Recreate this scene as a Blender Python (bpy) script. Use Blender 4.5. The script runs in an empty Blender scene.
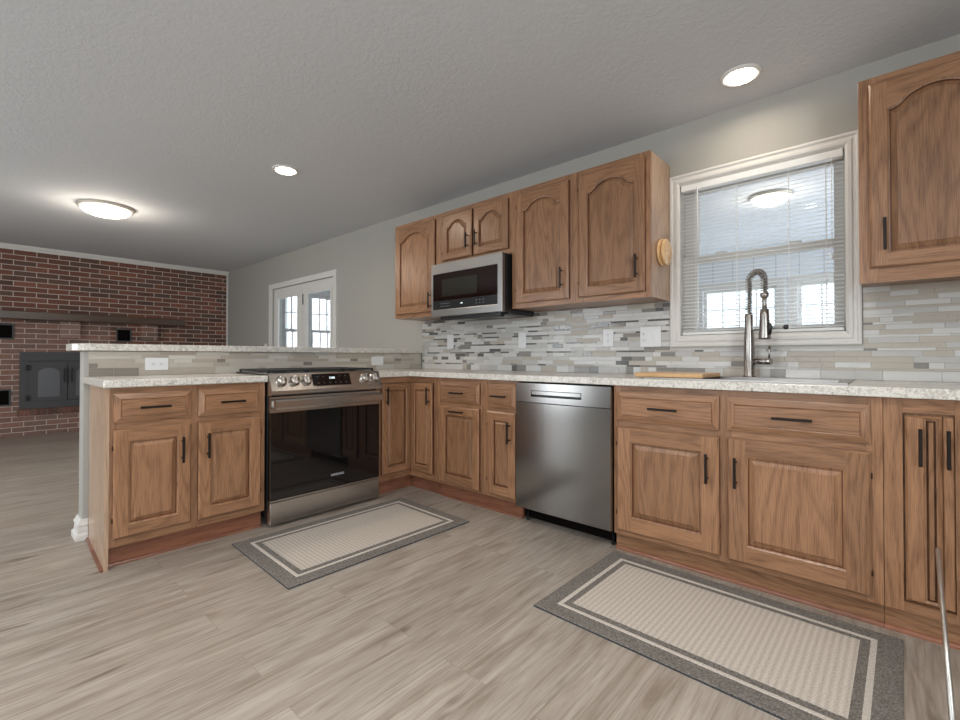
import bpy, math, random
from mathutils import Matrix, Vector
random.seed(7)
PI = math.pi
S = bpy.context.scene
COL = S.collection

# ---------------------------------------------------------------- camera
cam_d = bpy.data.cameras.new('camera'); cam = bpy.data.objects.new('camera', cam_d); COL.objects.link(cam)
yaw, pit, rol = 0.7303, 0.0105, 0.0004
Fv = Vector((-math.sin(yaw)*math.cos(pit), math.cos(yaw)*math.cos(pit), math.sin(pit)))
R0 = Vector((math.cos(yaw), math.sin(yaw), 0)); U0 = R0.cross(Fv)
Rv = R0*math.cos(rol)+U0*math.sin(rol); Uv = -R0*math.sin(rol)+U0*math.cos(rol)
m = Matrix.Identity(4)
for i in range(3):
    m[i][0] = Rv[i]; m[i][1] = Uv[i]; m[i][2] = -Fv[i]
m[0][3], m[1][3], m[2][3] = 2.7977, -2.3058, 1.0263
cam.matrix_world = m
cam_d.sensor_width = 36; cam_d.lens = 457.2*36/960; cam_d.shift_y = -7.9/960
cam_d.clip_start = .02; cam_d.clip_end = 200
S.camera = cam

# ---------------------------------------------------------------- world, daylight, added fill lamps, exposure
W = bpy.data.worlds.new('sky'); S.world = W; W.use_nodes = True
bg = W.node_tree.nodes['Background']; bg.inputs[0].default_value = (.86, .93, 1, 1); bg.inputs[1].default_value = 2.6

def area(name, loc, size, energy, color, direction):
    d = bpy.data.lights.new(name, 'AREA'); d.shape = 'RECTANGLE'; d.size, d.size_y = size
    d.energy = energy; d.color = color
    o = bpy.data.objects.new(name, d); COL.objects.link(o); o.location = loc
    o.rotation_euler = Vector(direction).to_track_quat('-Z', 'Y').to_euler()
    return o
DAY = (.90, .96, 1)
area('daylight_patio_door', (-2.1, -5.1, 1.15), (1.5, 1.9), 36, DAY, (0, 1, 0))
area('fill_behind_camera', (1.4, -5.1, 1.5), (2.0, 1.3), 20, DAY, (0, 1, 0))  # unseen lamp added as fill from behind the camera
area('fill_right_side', (4.55, -2.9, 1.5), (1.7, 1.3), 56, DAY, (-1, 0, .22))  # unseen lamp added to fill the kitchen from the right
area('fill_sunroom_corner', (-2.4, 5.3, 1.5), (1.1, 1.2), 190, (.88, .94, 1), (-.9, -.45, 0))  # added lamp, brightens the sunroom end wall
area('daylight_sunroom', (1.4, 5.35, 1.5), (2.6, 1.2), 60, (.88, .94, 1), (0, -1, 0))
area('fill_sunroom_side', (4.3, 3.0, 1.5), (2.4, 1.3), 75, (.88, .94, 1), (-1, 0, 0))  # added lamp, brightens the sunroom panelling from the side
area('daylight_sunroom_end', (-4.85, 2.0, 1.5), (1.4, 1.2), 70, (.86, .93, 1), (1, 0, 0))

vs = S.view_settings
vs.view_transform = 'Standard'; vs.look = 'None'; vs.gamma = 1; vs.use_curve_mapping = False
vs.exposure = .14

# ---------------------------------------------------------------- materials
def lin(r, g, b):
    f = lambda c: (c/255/12.92) if c/255 <= .04045 else ((c/255+.055)/1.055)**2.4
    return (f(r), f(g), f(b), 1)

class NT:
    def __init__(s, name):
        s.m = bpy.data.materials.new(name); s.m.use_nodes = True
        s.t = s.m.node_tree; s.b = s.t.nodes['Principled BSDF']
    def n(s, typ, **kw):
        x = s.t.nodes.new('ShaderNode'+typ)
        for k, v in kw.items(): setattr(x, k, v)
        return x
    def link(s, a, b): s.t.links.new(a, b)
    def put(s, sock, v):
        if isinstance(v, (int, float, tuple)): sock.default_value = v
        else: s.link(v, sock)
    def math(s, op, a, b=0., c=0.):
        x = s.n('Math', operation=op)
        for i, v in enumerate((a, b, c)): s.put(x.inputs[i], v)
        return x.outputs[0]
    def vmath(s, op, a, b):
        x = s.n('VectorMath', operation=op); s.put(x.inputs[0], a); s.put(x.inputs[1], b); return x.outputs[0]
    def mix(s, f, a, b, mode='MIX'):
        x = s.n('MixRGB', blend_type=mode); s.put(x.inputs[0], f); s.put(x.inputs[1], a); s.put(x.inputs[2], b); return x.outputs[0]
    def noise(s, vec, scale, detail=3, rough=.5, out=0, dist=0.):
        x = s.n('TexNoise'); s.link(vec, x.inputs['Vector']); x.inputs['Scale'].default_value = scale
        x.inputs['Detail'].default_value = detail; x.inputs['Roughness'].default_value = rough; x.inputs['Distortion'].default_value = dist
        return x.outputs[out]
    def ramp(s, f, stops, interp='LINEAR'):
        x = s.n('ValToRGB'); r = x.color_ramp; r.interpolation = interp
        while len(r.elements) < len(stops): r.elements.new(.5)
        for e, (p, c) in zip(r.elements, stops): e.position = p; e.color = c
        s.link(f, x.inputs[0]); return x.outputs[0]
    def obj(s): return s.n('TexCoord').outputs['Object']
    def pos(s): return s.n('NewGeometry').outputs['Position']
    def sep(s, v):
        x = s.n('SeparateXYZ'); s.link(v, x.inputs[0]); return x.outputs
    def comb(s, a, b, c=0.):
        x = s.n('CombineXYZ')
        for i, v in enumerate((a, b, c)): s.put(x.inputs[i], v)
        return x.outputs[0]
    def base(s, c=None, rough=None, metal=None, spec=None):
        if c is not None: s.put(s.b.inputs['Base Color'], c)
        if rough is not None: s.put(s.b.inputs['Roughness'], rough)
        if metal is not None: s.put(s.b.inputs['Metallic'], metal)
        if spec is not None: s.put(s.b.inputs['Specular IOR Level'], spec)
    def bump(s, h, strength, dist=.01):
        x = s.n('Bump'); x.inputs['Strength'].default_value = strength; x.inputs['Distance'].default_value = dist
        s.link(h, x.inputs['Height']); s.link(x.outputs[0], s.b.inputs['Normal'])

def plain(name, c, rough=.5, metal=0., spec=.5, wob=0., var=.04):
    n = NT(name); n.base(c, rough, metal, spec)
    v = n.obj(); f = n.noise(v, 60, 3)
    n.base(n.mix(var, c, n.mix(f, (0, 0, 0, 1), (1, 1, 1, 1)), 'OVERLAY'))
    if wob: n.bump(f, wob, .002)
    return n.m

def oak(name, light, dark, red=0.):
    n = NT(name)
    a = n.n('Attribute', attribute_name='gr').outputs['Vector']
    v1 = n.vmath('MULTIPLY', a, (6., 6., .9))
    n1 = n.noise(v1, 1., 2, .4)
    x = n.sep(a)[0]
    ph = n.math('ADD', n.math('MULTIPLY', n1, 85.), n.math('MULTIPLY', x, 90.))
    ring = n.math('POWER', n.math('MULTIPLY_ADD', n.math('SINE', ph), .5, .5), 2.2)
    v2 = n.vmath('MULTIPLY', a, (330., 330., 11.))
    streak = n.ramp(n.noise(v2, 1., 3, .6), [(.46, (0, 0, 0, 1)), (.62, (1, 1, 1, 1))])
    big = n.noise(n.vmath('MULTIPLY', a, (9., 9., 1.6)), 1., 3, .6)
    rnd = n.n('Attribute', attribute_name='tone').outputs['Fac']
    f = n.math('ADD', n.math('MULTIPLY', ring, .28), n.math('MULTIPLY', streak, .40))
    f = n.math('ADD', f, n.math('MULTIPLY_ADD', big, .36, -.18))
    c = n.mix(f, light, dark)
    c = n.mix(1., c, n.math('MULTIPLY_ADD', rnd, .26, .87), 'MULTIPLY')
    n.base(c, .28, 0., .5)
    n.bump(f, .12, .002)
    return n.m

OAK = oak('honey_oak', lin(158, 117, 86), lin(84, 54, 35))
EDGESHADE = oak('dark_shaded_edge', lin(86, 42, 27), lin(52, 25, 16))  # reddish door sides, with their shade put into the colour
GROOVE = oak('darker_groove', lin(122, 80, 54), lin(72, 42, 27))  # darker oak tone for the panel grooves
REDOAK = oak('toe_kick_oak', lin(140, 92, 70), lin(94, 56, 40))
PALEOAK = oak('cabinet_side_veneer', lin(186, 158, 134), lin(140, 108, 84))

def steel(name, c=(.58, .58, .58, 1), r=.27, axis=0, wob=.012):
    n = NT(name); v = n.obj()
    sc = [(1.5, 240., 240.), (240., 1.5, 240.), (240., 240., 1.5)][axis]
    f = n.noise(n.vmath('MULTIPLY', v, sc), 1., 2)
    n.base(n.mix(f, tuple(x*.94 for x in c[:3])+(1,), c), n.math('MULTIPLY_ADD', f, .08 if wob else .02, r), 1.)
    if wob: n.bump(f, wob, .001)
    return n.m
STEEL = steel('brushed_stainless', (.37, .36, .35, 1), .27, axis=0)
STEELY = steel('brushed_stainless_range', (.56, .53, .50, 1), .24, axis=1, wob=0)
STEELD = steel('dishwasher_stainless', (.27, .262, .255, 1), .17, axis=2, wob=0)
CHROME = steel('faucet_nickel', (.36, .335, .31, 1), .22, axis=2)
BLACKGLASS = plain('black_glass', (.006, .005, .005, 1), .04, 0, .6)
BLACK = plain('black_enamel', (.012, .012, .013, 1), .35)
IRON = plain('cast_iron', (.02, .02, .021, 1), .6, wob=.2)
BRONZE = plain('dark_bronze', (.022, .017, .015, 1), .35, .6)
HINGE = plain('antique_hinge', (.05, .03, .02, 1), .4, .7)
WHITE = plain('white_trim_paint', lin(216, 213, 208), .45)
PLASTIC = plain('white_plastic', lin(226, 226, 226), .35)
SLOT = plain('socket_slot', (.08, .08, .08, 1), .5)
KEYPRINT = plain('key_print', lin(120, 124, 130), .4)
MARK = plain('panel_print', lin(205, 208, 214), .4)
STOVE = plain('stove_black_paint', lin(72, 72, 74), .6, .1)
STOVEGLASS = plain('stove_glass', lin(98, 99, 104), .3)
VENTIN = plain('vent_interior', (.006, .004, .004, 1), .95, 0, .05)
BLINDM = plain('blind_vinyl', lin(232, 232, 230), .4)

def emit(name, c, st):
    n = NT(name); n.base((.8, .8, .8, 1), .4)
    n.put(n.b.inputs['Emission Color'], c); n.b.inputs['Emission Strength'].default_value = st
    f = n.noise(n.obj(), 20, 2); n.base(n.mix(f, (.8, .8, .8, 1), (.82, .82, .8, 1)))
    return n.m
LAMP = emit('lamp_diffuser', (1, .93, .82, 1), 14.)
DOME = emit('dome_lamp_glass', (1, .92, .80, 1), 5.)
DIGIT = emit('display_digits', (.75, .9, 1, 1), 1.6)

def glass(name='window_glass'):
    n = NT(name)
    tr = n.n('BsdfTransparent'); gl = n.n('BsdfGlossy'); gl.inputs['Roughness'].default_value = .01
    fr = n.n('Fresnel'); fr.inputs[0].default_value = 1.45
    mx = n.n('MixShader'); f = n.math('MULTIPLY', fr.outputs[0], .8)
    n.link(f, mx.inputs[0]); n.link(tr.outputs[0], mx.inputs[1]); n.link(gl.outputs[0], mx.inputs[2])
    n.link(mx.outputs[0], n.t.nodes['Material Output'].inputs[0])
    tr.inputs[0].default_value = (.95, .97, .98, 1)
    return n.m
GLASS = glass()

def wallpaint(name, c, strength=.15):
    n = NT(name); v = n.pos(); f = n.noise(v, 220, 3)
    n.base(n.mix(n.noise(v, 1.3, 2), c, tuple(x*.97 for x in c[:3])+(1,)), .7, 0, .3)
    n.bump(f, strength, .002); return n.m
WALL = wallpaint('wall_paint', lin(168, 165, 158))
def ceilmat():
    n = NT('textured_ceiling'); v = n.pos()
    f = n.ramp(n.noise(n.vmath('MULTIPLY', v, (1., 1., 1.)), 34, 4, .6, dist=1.2), [(.42, (0, 0, 0, 1)), (.62, (1, 1, 1, 1))])
    n.base(lin(206, 207, 209), .85, 0, .2); n.bump(f, .20, .004); return n.m
CEIL = ceilmat()

def floormat():
    n = NT('vinyl_plank_floor'); p = n.sep(n.pos())
    uv = n.comb(p[1], p[0])
    def brick(c1, c2, mort, ms):
        b = n.n('TexBrick', offset=.37, offset_frequency=2, squash=1.)
        n.link(uv, b.inputs['Vector']); b.inputs['Color1'].default_value = c1; b.inputs['Color2'].default_value = c2
        b.inputs['Mortar'].default_value = mort; b.inputs['Scale'].default_value = 1.
        b.inputs['Mortar Size'].default_value = ms; b.inputs['Mortar Smooth'].default_value = .3
        b.inputs['Brick Width'].default_value = 1.22; b.inputs['Row Height'].default_value = .185
        return b
    b = brick((0, 0, 0, 1), (1, 1, 1, 1), (.5, .5, .5, 1), .0011)
    rnd = n.sep(b.outputs['Color'])[0]
    off = n.math('MULTIPLY', rnd, 17.3)
    gx = n.math('ADD', p[0], off); gy = n.math('ADD', p[1], n.math('MULTIPLY', off, 3.1))
    g1 = n.noise(n.comb(n.math('MULTIPLY', gx, 16.), n.math('MULTIPLY', gy, 1.7)), 1., 5, .62, dist=.9)
    g2 = n.noise(n.comb(n.math('MULTIPLY', gx, 110.), n.math('MULTIPLY', gy, 4.)), 1., 3, .6)
    kn = n.ramp(n.noise(n.comb(n.math('MULTIPLY', gx, 11.), n.math('MULTIPLY', gy, 3.2)), 1., 2, .5, dist=.4), [(.64, (0, 0, 0, 1)), (.76, (1, 1, 1, 1))])
    c = n.ramp(g1, [(.28, lin(134, 121, 108)), (.47, lin(159, 148, 136)), (.66, lin(175, 165, 154))])
    c = n.mix(n.math('MULTIPLY', n.ramp(g2, [(.48, (0, 0, 0, 1)), (.66, (1, 1, 1, 1))]), .5), c, lin(112, 98, 85))
    c = n.mix(n.math('MULTIPLY', kn, .75), c, lin(84, 68, 57))
    c = n.mix(1., c, n.math('MULTIPLY_ADD', rnd, .12, .92), 'MULTIPLY')
    c = n.mix(n.math('MULTIPLY', b.outputs['Fac'], .35), c, lin(104, 92, 82))
    n.base(c, n.math('MULTIPLY_ADD', g1, .16, .30), 0, .42)
    n.bump(n.math('ADD', n.math('MULTIPLY', g2, .4), n.math('MULTIPLY', b.outputs['Fac'], -1.)), .08, .002)
    return n.m
FLOOR = floormat()

def brickmat(name, pale):
    n = NT(name); p = n.sep(n.pos()); uv = n.comb(p[1], n.math('ADD', p[2], .012))
    b = n.n('TexBrick', offset=.5)
    nz = n.noise(n.pos(), 7, 3, out=1)
    wob = n.vmath('SCALE', nz, (0, 0, 0)); wob.node.inputs['Scale'].default_value = .006
    n.link(n.vmath('ADD', uv, wob), b.inputs['Vector'])
    b.inputs['Color1'].default_value = (0, 0, 0, 1); b.inputs['Color2'].default_value = (1, 1, 1, 1); b.inputs['Mortar'].default_value = (0, 0, 0, 1)
    b.inputs['Scale'].default_value = 1.; b.inputs['Mortar Size'].default_value = .0055; b.inputs['Mortar Smooth'].default_value = .25
    b.inputs['Brick Width'].default_value = .215; b.inputs['Row Height'].default_value = .0672
    r = n.sep(b.outputs['Color'])[0]
    c = n.ramp(r, [(0., lin(66, 46, 42)), (.2, lin(124, 74, 56)), (.38, lin(88, 62, 52)), (.55, lin(140, 86, 66)), (.72, lin(84, 70, 62)), (.88, lin(118, 70, 54)), (1., lin(64, 52, 46))])
    d = n.noise(n.pos(), 45, 4, .7)
    c = n.mix(n.math('MULTIPLY', d, .55), c, lin(120, 96, 86))
    # pale, chalky bricks around the stove front below the mantel
    low = n.math('MULTIPLY', n.ramp(p[2], [(.0, (1, 1, 1, 1)), (.58, (1, 1, 1, 1)), (.62, (0, 0, 0, 1))]), n.math('LESS_THAN', p[1], -.95))
    rz = low.node.inputs[0].links[0].from_node; n.link(n.math('MULTIPLY', p[2], 1/2.46), rz.inputs[0])
    c = n.mix(n.math('ADD', pale, n.math('MULTIPLY', low, n.math('MULTIPLY', d, .5))), c, lin(176, 148, 138))
    c = n.mix(b.outputs['Fac'], c, lin(186, 174, 164))
    n.base(c, .85, 0, .3)
    n.bump(n.math('ADD', n.math('MULTIPLY', b.outputs['Fac'], -1.), n.math('MULTIPLY', d, .35)), .6, .008)
    return n.m
BRICK = brickmat('red_brick', 0.); BRICKCORBEL = brickmat('pale_corbel_brick', .22)

def granite():
    n = NT('speckled_stone_laminate'); v = n.pos()
    a = n.noise(v, 42, 6, .75, dist=1.2); b = n.noise(v, 120, 4, .7, dist=.6)
    c = n.ramp(a, [(.30, lin(146, 140, 132)), (.41, lin(204, 199, 190)), (.50, lin(224, 220, 211)), (.62, lin(214, 209, 200)), (.72, lin(170, 165, 158))])
    vein = n.ramp(n.math('ABSOLUTE', n.math('SUBTRACT', n.noise(v, 19, 5, .65, dist=1.), .5)), [(0., (1, 1, 1, 1)), (.035, (0, 0, 0, 1))])
    c = n.mix(n.math('MULTIPLY', vein, .5), c, lin(138, 130, 120))
    c = n.mix(n.math('MULTIPLY', n.ramp(b, [(.56, (0, 0, 0, 1)), (.70, (1, 1, 1, 1))]), .6), c, lin(128, 120, 112))
    n.base(c, .22, 0, .5); return n.m
GRANITE = granite()

def tile(name, c, c2, rough=.3):
    n = NT(name); v = n.pos(); a = n.noise(n.vmath('MULTIPLY', v, (10., 10., 40.)), 1., 4, .6, dist=.5)
    n.base(n.mix(a, c, c2), rough, 0, .5); return n.m
TILES = [tile('tile_white_marble', lin(214, 212, 208), lin(196, 195, 192), .28),
         tile('tile_pale_grey', lin(196, 194, 190), lin(178, 175, 171), .3),
         tile('tile_beige_stone', lin(190, 182, 170), lin(172, 164, 152), .35),
         tile('tile_mid_grey_glass', lin(150, 146, 141), lin(136, 132, 128), .12),
         tile('tile_slate_glass', lin(112, 110, 108), lin(98, 97, 96), .12),
         tile('grout', lin(196, 193, 187), lin(186, 183, 178), .8)]

WARMLIT_TILES = [tile('tile_white_warmlit', lin(208, 202, 192), lin(194, 188, 178), .3), tile('tile_pale_warmlit', lin(196, 188, 176), lin(182, 174, 162), .3),  # same mosaic as the window wall, warm light put into its colours
            tile('tile_beige_warmlit', lin(182, 171, 157), lin(166, 156, 143), .3), tile('tile_mid_grey_warmlit', lin(142, 134, 124), lin(130, 122, 113), .12), TILES[4], TILES[5]]

def rugmat(name, c, c2, kind, axis=0):
    n = NT(name); v = n.obj(); p = n.sep(v)
    nz = n.ramp(n.noise(v, 170, 4, .7), [(.34, (0, 0, 0, 1)), (.66, (1, 1, 1, 1))])
    if kind == 'rib':
        w = n.math('SINE', n.math('MULTIPLY', p[axis], 2*PI/.021))
        w2 = n.math('SINE', n.math('MULTIPLY', p[1-axis], 2*PI/.009))
        h = n.math('ADD', n.math('MULTIPLY_ADD', w, .5, .5), n.math('MULTIPLY', w2, .28))
        h = n.math('ADD', n.math('MULTIPLY', h, .42), n.math('MULTIPLY', nz, .75))
        n.base(n.mix(n.math('MULTIPLY', h, .75), c2, c), .95, 0, .1)
        n.bump(h, .45, .004)
    else:
        n.base(n.mix(nz, c2, c), .95, 0, .1); n.bump(nz, .9, .004)
    return n.m
RUGD = rugmat('rug_grey_pile', lin(160, 153, 145), lin(98, 93, 87), 'pile')
RUGE = rugmat('rug_edge_tape', lin(96, 98, 102), lin(60, 62, 66), 'pile')
RUGC = rugmat('rug_cream_ribs_long_y', lin(222, 212, 200), lin(164, 154, 143), 'rib', 1)
RUGC2 = rugmat('rug_cream_ribs_long_x', lin(222, 212, 200), lin(164, 154, 143), 'rib', 0)
RUGS = rugmat('rug_cream_stripe', lin(240, 231, 219), lin(196, 186, 174), 'pile')
DARKWOOD = oak('dark_mantel_wood', lin(84, 66, 54), lin(52, 40, 34))
BOARDW = oak('cutting_board_wood', lin(204, 164, 116), lin(160, 116, 74))
SPOOLW = oak('light_turned_wood', lin(222, 184, 134), lin(182, 138, 92))

# ---------------------------------------------------------------- mesh building
RUN = Matrix(((1, 0, 0, 0), (0, 0, -1, 0), (0, 1, 0, 0), (0, 0, 0, 1)))      # u=+x v=+z w=-y
PEN = Matrix(((0, 0, 1, 0), (1, 0, 0, 0), (0, 1, 0, 0), (0, 0, 0, 1)))       # u=+y v=+z w=+x
def frame(base, x=0, y=0, z=0): return Matrix.Translation((x, y, z)) @ base
IDM = Matrix.Identity(4)

class MB:
    def __init__(s, M=IDM):
        s.M = M; s.v = []; s.f = []; s.mi = []; s.sm = []; s.g = []; s.t = []; s.ax = 1; s.off = (0, 0, 0); s.tone = .5
    def board(s, ax):
        s.ax = ax; s.off = (random.uniform(0, 9), random.uniform(0, 9), random.uniform(0, 9)); s.tone = random.random(); return s
    def vert(s, p):
        u, v, w = p
        k = w*.2
        g = ((v, k, u), (u, k, v), (u, v, w))[s.ax]
        s.g.append((g[0]+s.off[0], g[1]+s.off[1], g[2]+s.off[2])); s.t.append(s.tone)
        s.v.append(tuple(s.M @ Vector(p))); return len(s.v)-1
    def face(s, idx, mi=0, sm=False):
        s.f.append(tuple(idx)); s.mi.append(mi); s.sm.append(sm)
    def poly(s, pts, mi=0, sm=False): s.face([s.vert(p) for p in pts], mi, sm)
    def box(s, a, b, ch=0., mi=0):
        lo = [min(a[i], b[i]) for i in range(3)]; hi = [max(a[i], b[i]) for i in range(3)]
        ch = min(ch, *[(hi[i]-lo[i])*.45 for i in range(3)])
        if ch <= 0:
            ids = [s.vert((hi[0] if k & 1 else lo[0], hi[1] if k & 2 else lo[1], hi[2] if k & 4 else lo[2])) for k in range(8)]
            for q in ((0, 2, 3, 1), (4, 5, 7, 6), (0, 1, 5, 4), (2, 6, 7, 3), (0, 4, 6, 2), (1, 3, 7, 5)): s.face([ids[i] for i in q], mi)
            return
        V = {}
        for k in range(8):
            c = [(hi if k >> i & 1 else lo)[i] for i in range(3)]
            for ax in range(3):
                p = [c[i] + (0 if i == ax else (-ch if k >> i & 1 else ch)) for i in range(3)]
                V[k, ax] = s.vert(p)
        def orient(ids, nrm):
            p = [Vector(s.v[i]) for i in ids]; nn = (p[1]-p[0]).cross(p[2]-p[0])
            return ids if nn.dot((s.M.to_3x3() @ Vector(nrm))) > 0 else ids[::-1]
        for ax in range(3):
            o = [i for i in range(3) if i != ax]
            for sd in (0, 1):
                ks = [(sd << ax) | (i << o[0]) | (j << o[1]) for i, j in ((0, 0), (1, 0), (1, 1), (0, 1))]
                nrm = [0, 0, 0]; nrm[ax] = 1 if sd else -1
                s.face(orient([V[k, ax] for k in ks], nrm), mi)
        for ax in range(3):
            o = [i for i in range(3) if i != ax]
            for i in (0, 1):
                for j in (0, 1):
                    k0 = (i << o[0]) | (j << o[1]); k1 = k0 | (1 << ax)
                    nrm = [0, 0, 0]; nrm[o[0]] = 1 if i else -1; nrm[o[1]] = 1 if j else -1
                    s.face(orient([V[k0, o[0]], V[k1, o[0]], V[k1, o[1]], V[k0, o[1]]], nrm), mi)
        for k in range(8):
            nrm = [1 if k >> i & 1 else -1 for i in range(3)]
            s.face(orient([V[k, 0], V[k, 1], V[k, 2]], nrm), mi)
    def loops(s, rings, mi=0, sm=False, closed=True, caps=(False, False)):
        ids = [[s.vert(p) for p in r] for r in rings]; n = len(ids[0])
        for a, b in zip(ids, ids[1:]):
            for i in range(n if closed else n-1):
                j = (i+1) % n; s.face((a[i], a[j], b[j], b[i]), mi, sm)
        if caps[0]: s.face(ids[0][::-1], mi)
        if caps[1]: s.face(ids[-1], mi)
    def tube(s, path, r, n=10, mi=0, caps=True):
        P = [Vector(p) for p in path]; rs = r if isinstance(r, (list, tuple)) else [r]*len(P)
        T = [(P[min(i+1, len(P)-1)]-P[max(i-1, 0)]).normalized() for i in range(len(P))]
        ref = Vector((0, 0, 1)) if abs(T[0].z) < .9 else Vector((1, 0, 0))
        N = (ref - T[0]*ref.dot(T[0])).normalized(); rings = []
        for p, t, rr in zip(P, T, rs):
            N = (N - t*N.dot(t)).normalized(); B = t.cross(N)
            rings.append([tuple(p + (N*math.cos(2*PI*k/n)+B*math.sin(2*PI*k/n))*rr) for k in range(n)])
        s.loops(rings, mi, True, True, (caps, caps))
    def lathe(s, prof, c, axis=2, n=32, mi=0, caps=(True, True)):
        rings = []
        for r, h in prof:
            ring = []
            for k in range(n):
                a = 2*PI*k/n; q = [0, 0, 0]; q[axis] = c[axis]+h
                q[(axis+1) % 3] = c[(axis+1) % 3]+r*math.cos(a); q[(axis+2) % 3] = c[(axis+2) % 3]+r*math.sin(a)
                ring.append(tuple(q))
            rings.append(ring)
        s.loops(rings, mi, True, True, caps)
    def slab(s, A, B, filled, c0, c1, axes=(0, 1, 2), mi=0):
        """cells of the grid A x B in `filled`, thick c0..c1 on the third axis, one closed surface"""
        ids = {}
        def V(i, j, k):
            if (i, j, k) not in ids:
                p = [0, 0, 0]; p[axes[0]] = A[i]; p[axes[1]] = B[j]; p[axes[2]] = (c0, c1)[k]; ids[i, j, k] = s.vert(p)
            return ids[i, j, k]
        for (i, j) in filled:
            s.face([V(i, j, 1), V(i+1, j, 1), V(i+1, j+1, 1), V(i, j+1, 1)], mi)
            s.face([V(i, j, 0), V(i, j+1, 0), V(i+1, j+1, 0), V(i+1, j, 0)], mi)
            for (di, dj, a, b) in ((0, -1, (i, j), (i+1, j)), (1, 0, (i+1, j), (i+1, j+1)), (0, 1, (i+1, j+1), (i, j+1)), (-1, 0, (i, j+1), (i, j))):
                if (i+di, j+dj) not in filled:
                    s.face([V(*a, 0), V(*b, 0), V(*b, 1), V(*a, 1)], mi)
    def build(s, name, mats, parent=None, smooth_angle=None):
        me = bpy.data.meshes.new(name)
        off = Vector(parent_loc(parent)) if parent else Vector((0, 0, 0))
        me.from_pydata([tuple(Vector(v)-off) for v in s.v], [], s.f)
        for mm in (mats if isinstance(mats, (list, tuple)) else [mats]): me.materials.append(mm)
        me.polygons.foreach_set('material_index', s.mi); me.polygons.foreach_set('use_smooth', s.sm)
        a = me.attributes.new('gr', 'FLOAT_VECTOR', 'POINT'); a.data.foreach_set('vector', [c for g in s.g for c in g])
        t = me.attributes.new('tone', 'FLOAT', 'POINT'); t.data.foreach_set('value', s.t)
        import bmesh
        bm = bmesh.new(); bm.from_mesh(me); bmesh.ops.recalc_face_normals(bm, faces=bm.faces); bm.to_mesh(me); bm.free()
        o = bpy.data.objects.new(name, me); COL.objects.link(o)
        if parent: o.parent = parent
        return o
def parent_loc(o):
    l = Vector((0, 0, 0))
    while o: l = l + o.location; o = o.parent
    return l
def at_base(o):
    """move a single mesh thing's origin to the middle of its underside"""
    me = o.data; xs = [v.co.copy() for v in me.vertices]
    c = Vector(((min(p.x for p in xs)+max(p.x for p in xs))/2, (min(p.y for p in xs)+max(p.y for p in xs))/2, min(p.z for p in xs)))
    for v in me.vertices: v.co -= c
    o.location = c; return o
def tag(o, label, cat, group=None, kind=None):
    o['label'] = label; o['category'] = cat
    if group: o['group'] = group
    if kind: o['kind'] = kind
    return o
def thing(name, loc, label, cat, group=None):
    o = bpy.data.objects.new(name, None); COL.objects.link(o); o.location = loc; o.empty_display_size = .1
    return tag(o, label, cat, group)
def struct(o): o['kind'] = 'structure'; return o
def sroot(name, loc):
    o = bpy.data.objects.new(name, None); COL.objects.link(o); o.location = loc; o.empty_display_size = .1
    return struct(o)
def text_mesh(name, body, size, M, mat, parent, depth=.0006):
    c = bpy.data.curves.new(name, 'FONT'); c.body = body; c.size = size; c.extrude = depth; c.align_x = 'CENTER'; c.align_y = 'CENTER'
    t = bpy.data.objects.new(name+'_curve', c); COL.objects.link(t)
    me = bpy.data.meshes.new_from_object(t.evaluated_get(bpy.context.evaluated_depsgraph_get()))
    bpy.data.objects.remove(t)
    me.transform(M); off = parent_loc(parent); me.transform(Matrix.Translation(-off))
    me.materials.clear(); me.materials.append(mat)
    o = bpy.data.objects.new(name, me); COL.objects.link(o); o.parent = parent; return o

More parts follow.
